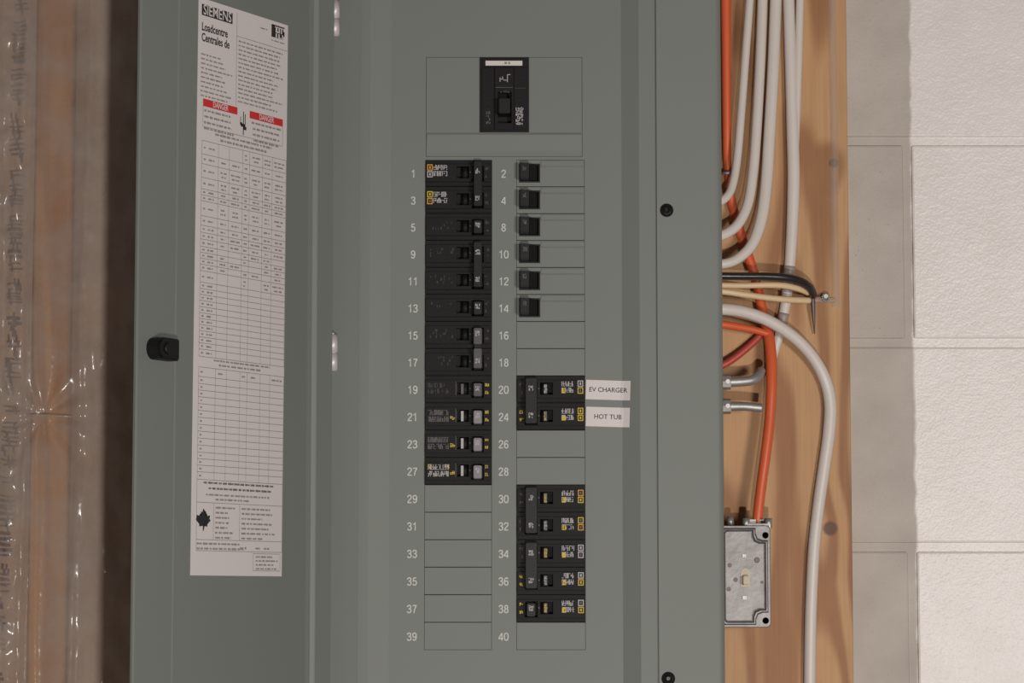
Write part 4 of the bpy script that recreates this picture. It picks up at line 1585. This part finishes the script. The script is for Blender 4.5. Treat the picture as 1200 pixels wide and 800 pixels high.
def rrect(x0, x1, z0, z1, cuts, r, inset=0.0, n=5):
    """outline with notched, rounded corners (list of points, anticlockwise)"""
    pts = []
    i = inset
    X0, X1, Z0, Z1 = x0 + i, x1 - i, z0 + i, z1 - i
    c = cuts

    def arc(cx, cz, a0, a1, rad):
        for k in range(n + 1):
            a = a0 + (a1 - a0) * k / n
            pts.append((cx + rad * math.cos(a), cz + rad * math.sin(a)))
    H = math.pi / 2
    for (qx, qz, sx_, sz_, rev) in ((X1, Z0, -1, 1, False), (X1, Z1, -1, -1, True), (X0, Z1, 1, -1, False), (X0, Z0, 1, 1, True)):
        if not c or sx_ > 0:
            cx, cz = qx + sx_ * r, qz + sz_ * r
            a = {(-1, 1): -H, (-1, -1): 0, (1, -1): H, (1, 1): 2 * H}[(sx_, sz_)]
            arc(cx, cz, a, a + H, r)
        else:
            # bite a rounded notch of size c out of the corner
            loc = [(c, 0), (c, c * 0.45), (c * 0.84, c * 0.84), (c * 0.45, c), (0, c)]
            if rev:
                loc = loc[::-1]
            pts.extend([(qx + sx_ * u, qz + sz_ * v) for u, v in loc])
    return pts


def plate(bm, loops):
    """stack of outlines (pts, y) bridged together, last one capped"""
    rings = [[bm.verts.new((p[0], y, p[1])) for p in pts] for pts, y in loops]
    for A, B in zip(rings, rings[1:]):
        n = len(A)
        for k in range(n):
            f = bm.faces.new([A[k], A[(k + 1) % n], B[(k + 1) % n], B[k]])
            f.smooth = False
    f1 = bm.faces.new(rings[-1])
    f0 = bm.faces.new(rings[0][::-1])
    bmesh.ops.triangulate(bm, faces=[f0, f1])
    bmesh.ops.recalc_face_normals(bm, faces=bm.faces)


bm = bmesh.new()
o1 = rrect(x0, x1, zb, zt, 0, 0.004)
o2 = rrect(x0, x1, zb, zt, 0, 0.004, .0006)
R0, R1, R2 = [[bm.verts.new((p[0], y, p[1])) for p in pts_] for pts_, y in ((o1, YB + .0035), (o1, YB + .0005), (o2, YB))]
for A, B in ((R0, R1), (R1, R2)):
    for k in range(len(A)):
        bm.faces.new([A[k], A[(k + 1) % len(A)], B[(k + 1) % len(B)], B[k]])
rim_edges = [bm.edges.get((R2[k], R2[(k + 1) % len(R2)])) for k in range(len(R2))]
for (px, py) in ((897.0, 627), (897.3, 727)):          # mounting holes, open into the box
    hx_, hz_ = bxp(px, py)
    A = [bm.verts.new((hx_ + .0031 * math.cos(2 * math.pi * k / 20), YB, hz_ + .0031 * math.sin(2 * math.pi * k / 20))) for k in range(20)]
    B = [bm.verts.new((v.co.x, YB + .0035, v.co.z)) for v in A]
    for k in range(20):
        bm.faces.new([A[k], A[(k + 1) % 20], B[(k + 1) % 20], B[k]])
        rim_edges.append(bm.edges.get((A[k], A[(k + 1) % 20])))
bmesh.ops.triangle_fill(bm, use_beauty=True, use_dissolve=False, edges=rim_edges, normal=(0, -1, 0))
c0 = 0.0115
rim = lambda i: rrect(x0 + .0022, x1 - .0022, zb + .0022, zt - .0022, c0, 0.003, i)
plate(bm, [(rim(0), YB + .0005), (rim(0.0004), YB - .0022), (rim(0.0012), YB - .0032), (rim(0.0022), YB - .0034), (rim(0.0036), YB - .0022), (rim(0.0046), YB - .0020)])
wparent(mesh_obj('cover_plate', bm, M['galv']), e)
YP = YB - .0020
for (px, py, rr, m_) in ((872, 651, .0026, 'steel'), (872.5, 700, .0028, 'steel'), (887, 656, .0031, 'rust'), (855, 662, .0022, 'rust'), (854, 690, .0023, 'rust'), (862, 679, .0024, 'rust'), (893, 682, .0017, 'rust')):
    cx_, cz_ = bxp(px, py, YP)
    bm = bmesh.new()
    cyl(bm, (cx_, YP + .0008, cz_), (cx_, YP - .0008, cz_), rr, rr * .75, n=14)
    if m_ == 'steel':
        for sx_ in (-1, 1):                              # four quarters stand proud of a cross-shaped recess
            for sz_ in (-1, 1):
                xs_ = sorted((cx_ + sx_ * .0004, cx_ + sx_ * rr * .62))
                zs_ = sorted((cz_ + sz_ * .0004, cz_ + sz_ * rr * .62))
                box(bm, xs_[0], xs_[1], YP - .0017, YP - .0007, zs_[0], zs_[1])
    wparent(mesh_obj('cover_screw' if m_ == 'steel' else 'rivet', bm, M['zinc' if m_ == 'steel' else m_]), e)
# toggle switch
tx0, tz1 = bxp(867.8, 665.5, YP)
tx1, tz0 = bxp(878.8, 687, YP)
bm = bmesh.new()
pts = [(tx0, tz0), (tx1, tz0)]
rr = (tx1 - tx0) / 2
for k in range(9):
    an = math.pi * k / 8
    pts.append(((tx0 + tx1) / 2 + rr * math.cos(an), tz1 - rr + rr * math.sin(an)))
A = [bm.verts.new((p[0], YP + .0004, p[1])) for p in pts]
B = [bm.verts.new((p[0], YP - .0006, p[1])) for p in pts]
for k in range(len(pts)):
    bm.faces.new([A[k], A[(k + 1) % len(pts)], B[(k + 1) % len(pts)], B[k]])
bm.faces.new(A[::-1]); bm.faces.new(B)
bmesh.ops.recalc_face_normals(bm, faces=bm.faces)
wparent(mesh_obj('switch_bezel', bm, M['toggle']), e)
bm = handle_bm(tx0 + .0012, tx1 - .0012, tz0 + .0012, tz0 + .0105, -0.008)
for v in bm.verts:
    v.co.y += YP
wparent(mesh_obj('toggle', bm, M['toggle']), e)
# cable clamp and lock nut on the top of the box
bm = bmesh.new()
for (px, w) in ((856, 5),):
    cx_, cz_ = bxp(px, 612, .075)
    cyl(bm, (cx_, .075, cz_ - .004), (cx_, .075, cz_ + .0055), w * K, w * K * .7, n=12)
wparent(mesh_obj('knockout_screw', bm, M['zinc']), e)
bm = bmesh.new()
cx_, cz_ = bxp(887, 612, .070)
for k, s in ((0, -1), (1, 1)):
    cyl(bm, (cx_ + s * .0105, .066, cz_ - .0055), (cx_ + s * .0105, .066, cz_ + .004), .0036, n=10)
box(bm, cx_ - .013, cx_ + .013, .0755, .079, cz_ - .006, cz_ + .0035, bev=.0006)
box(bm, cx_ - .0125, cx_ + .0125, .0625, .0650, cz_ - .006, cz_ - .001, bev=.0005)
wparent(mesh_obj('cable_clamp', bm, M['zinc']), e)
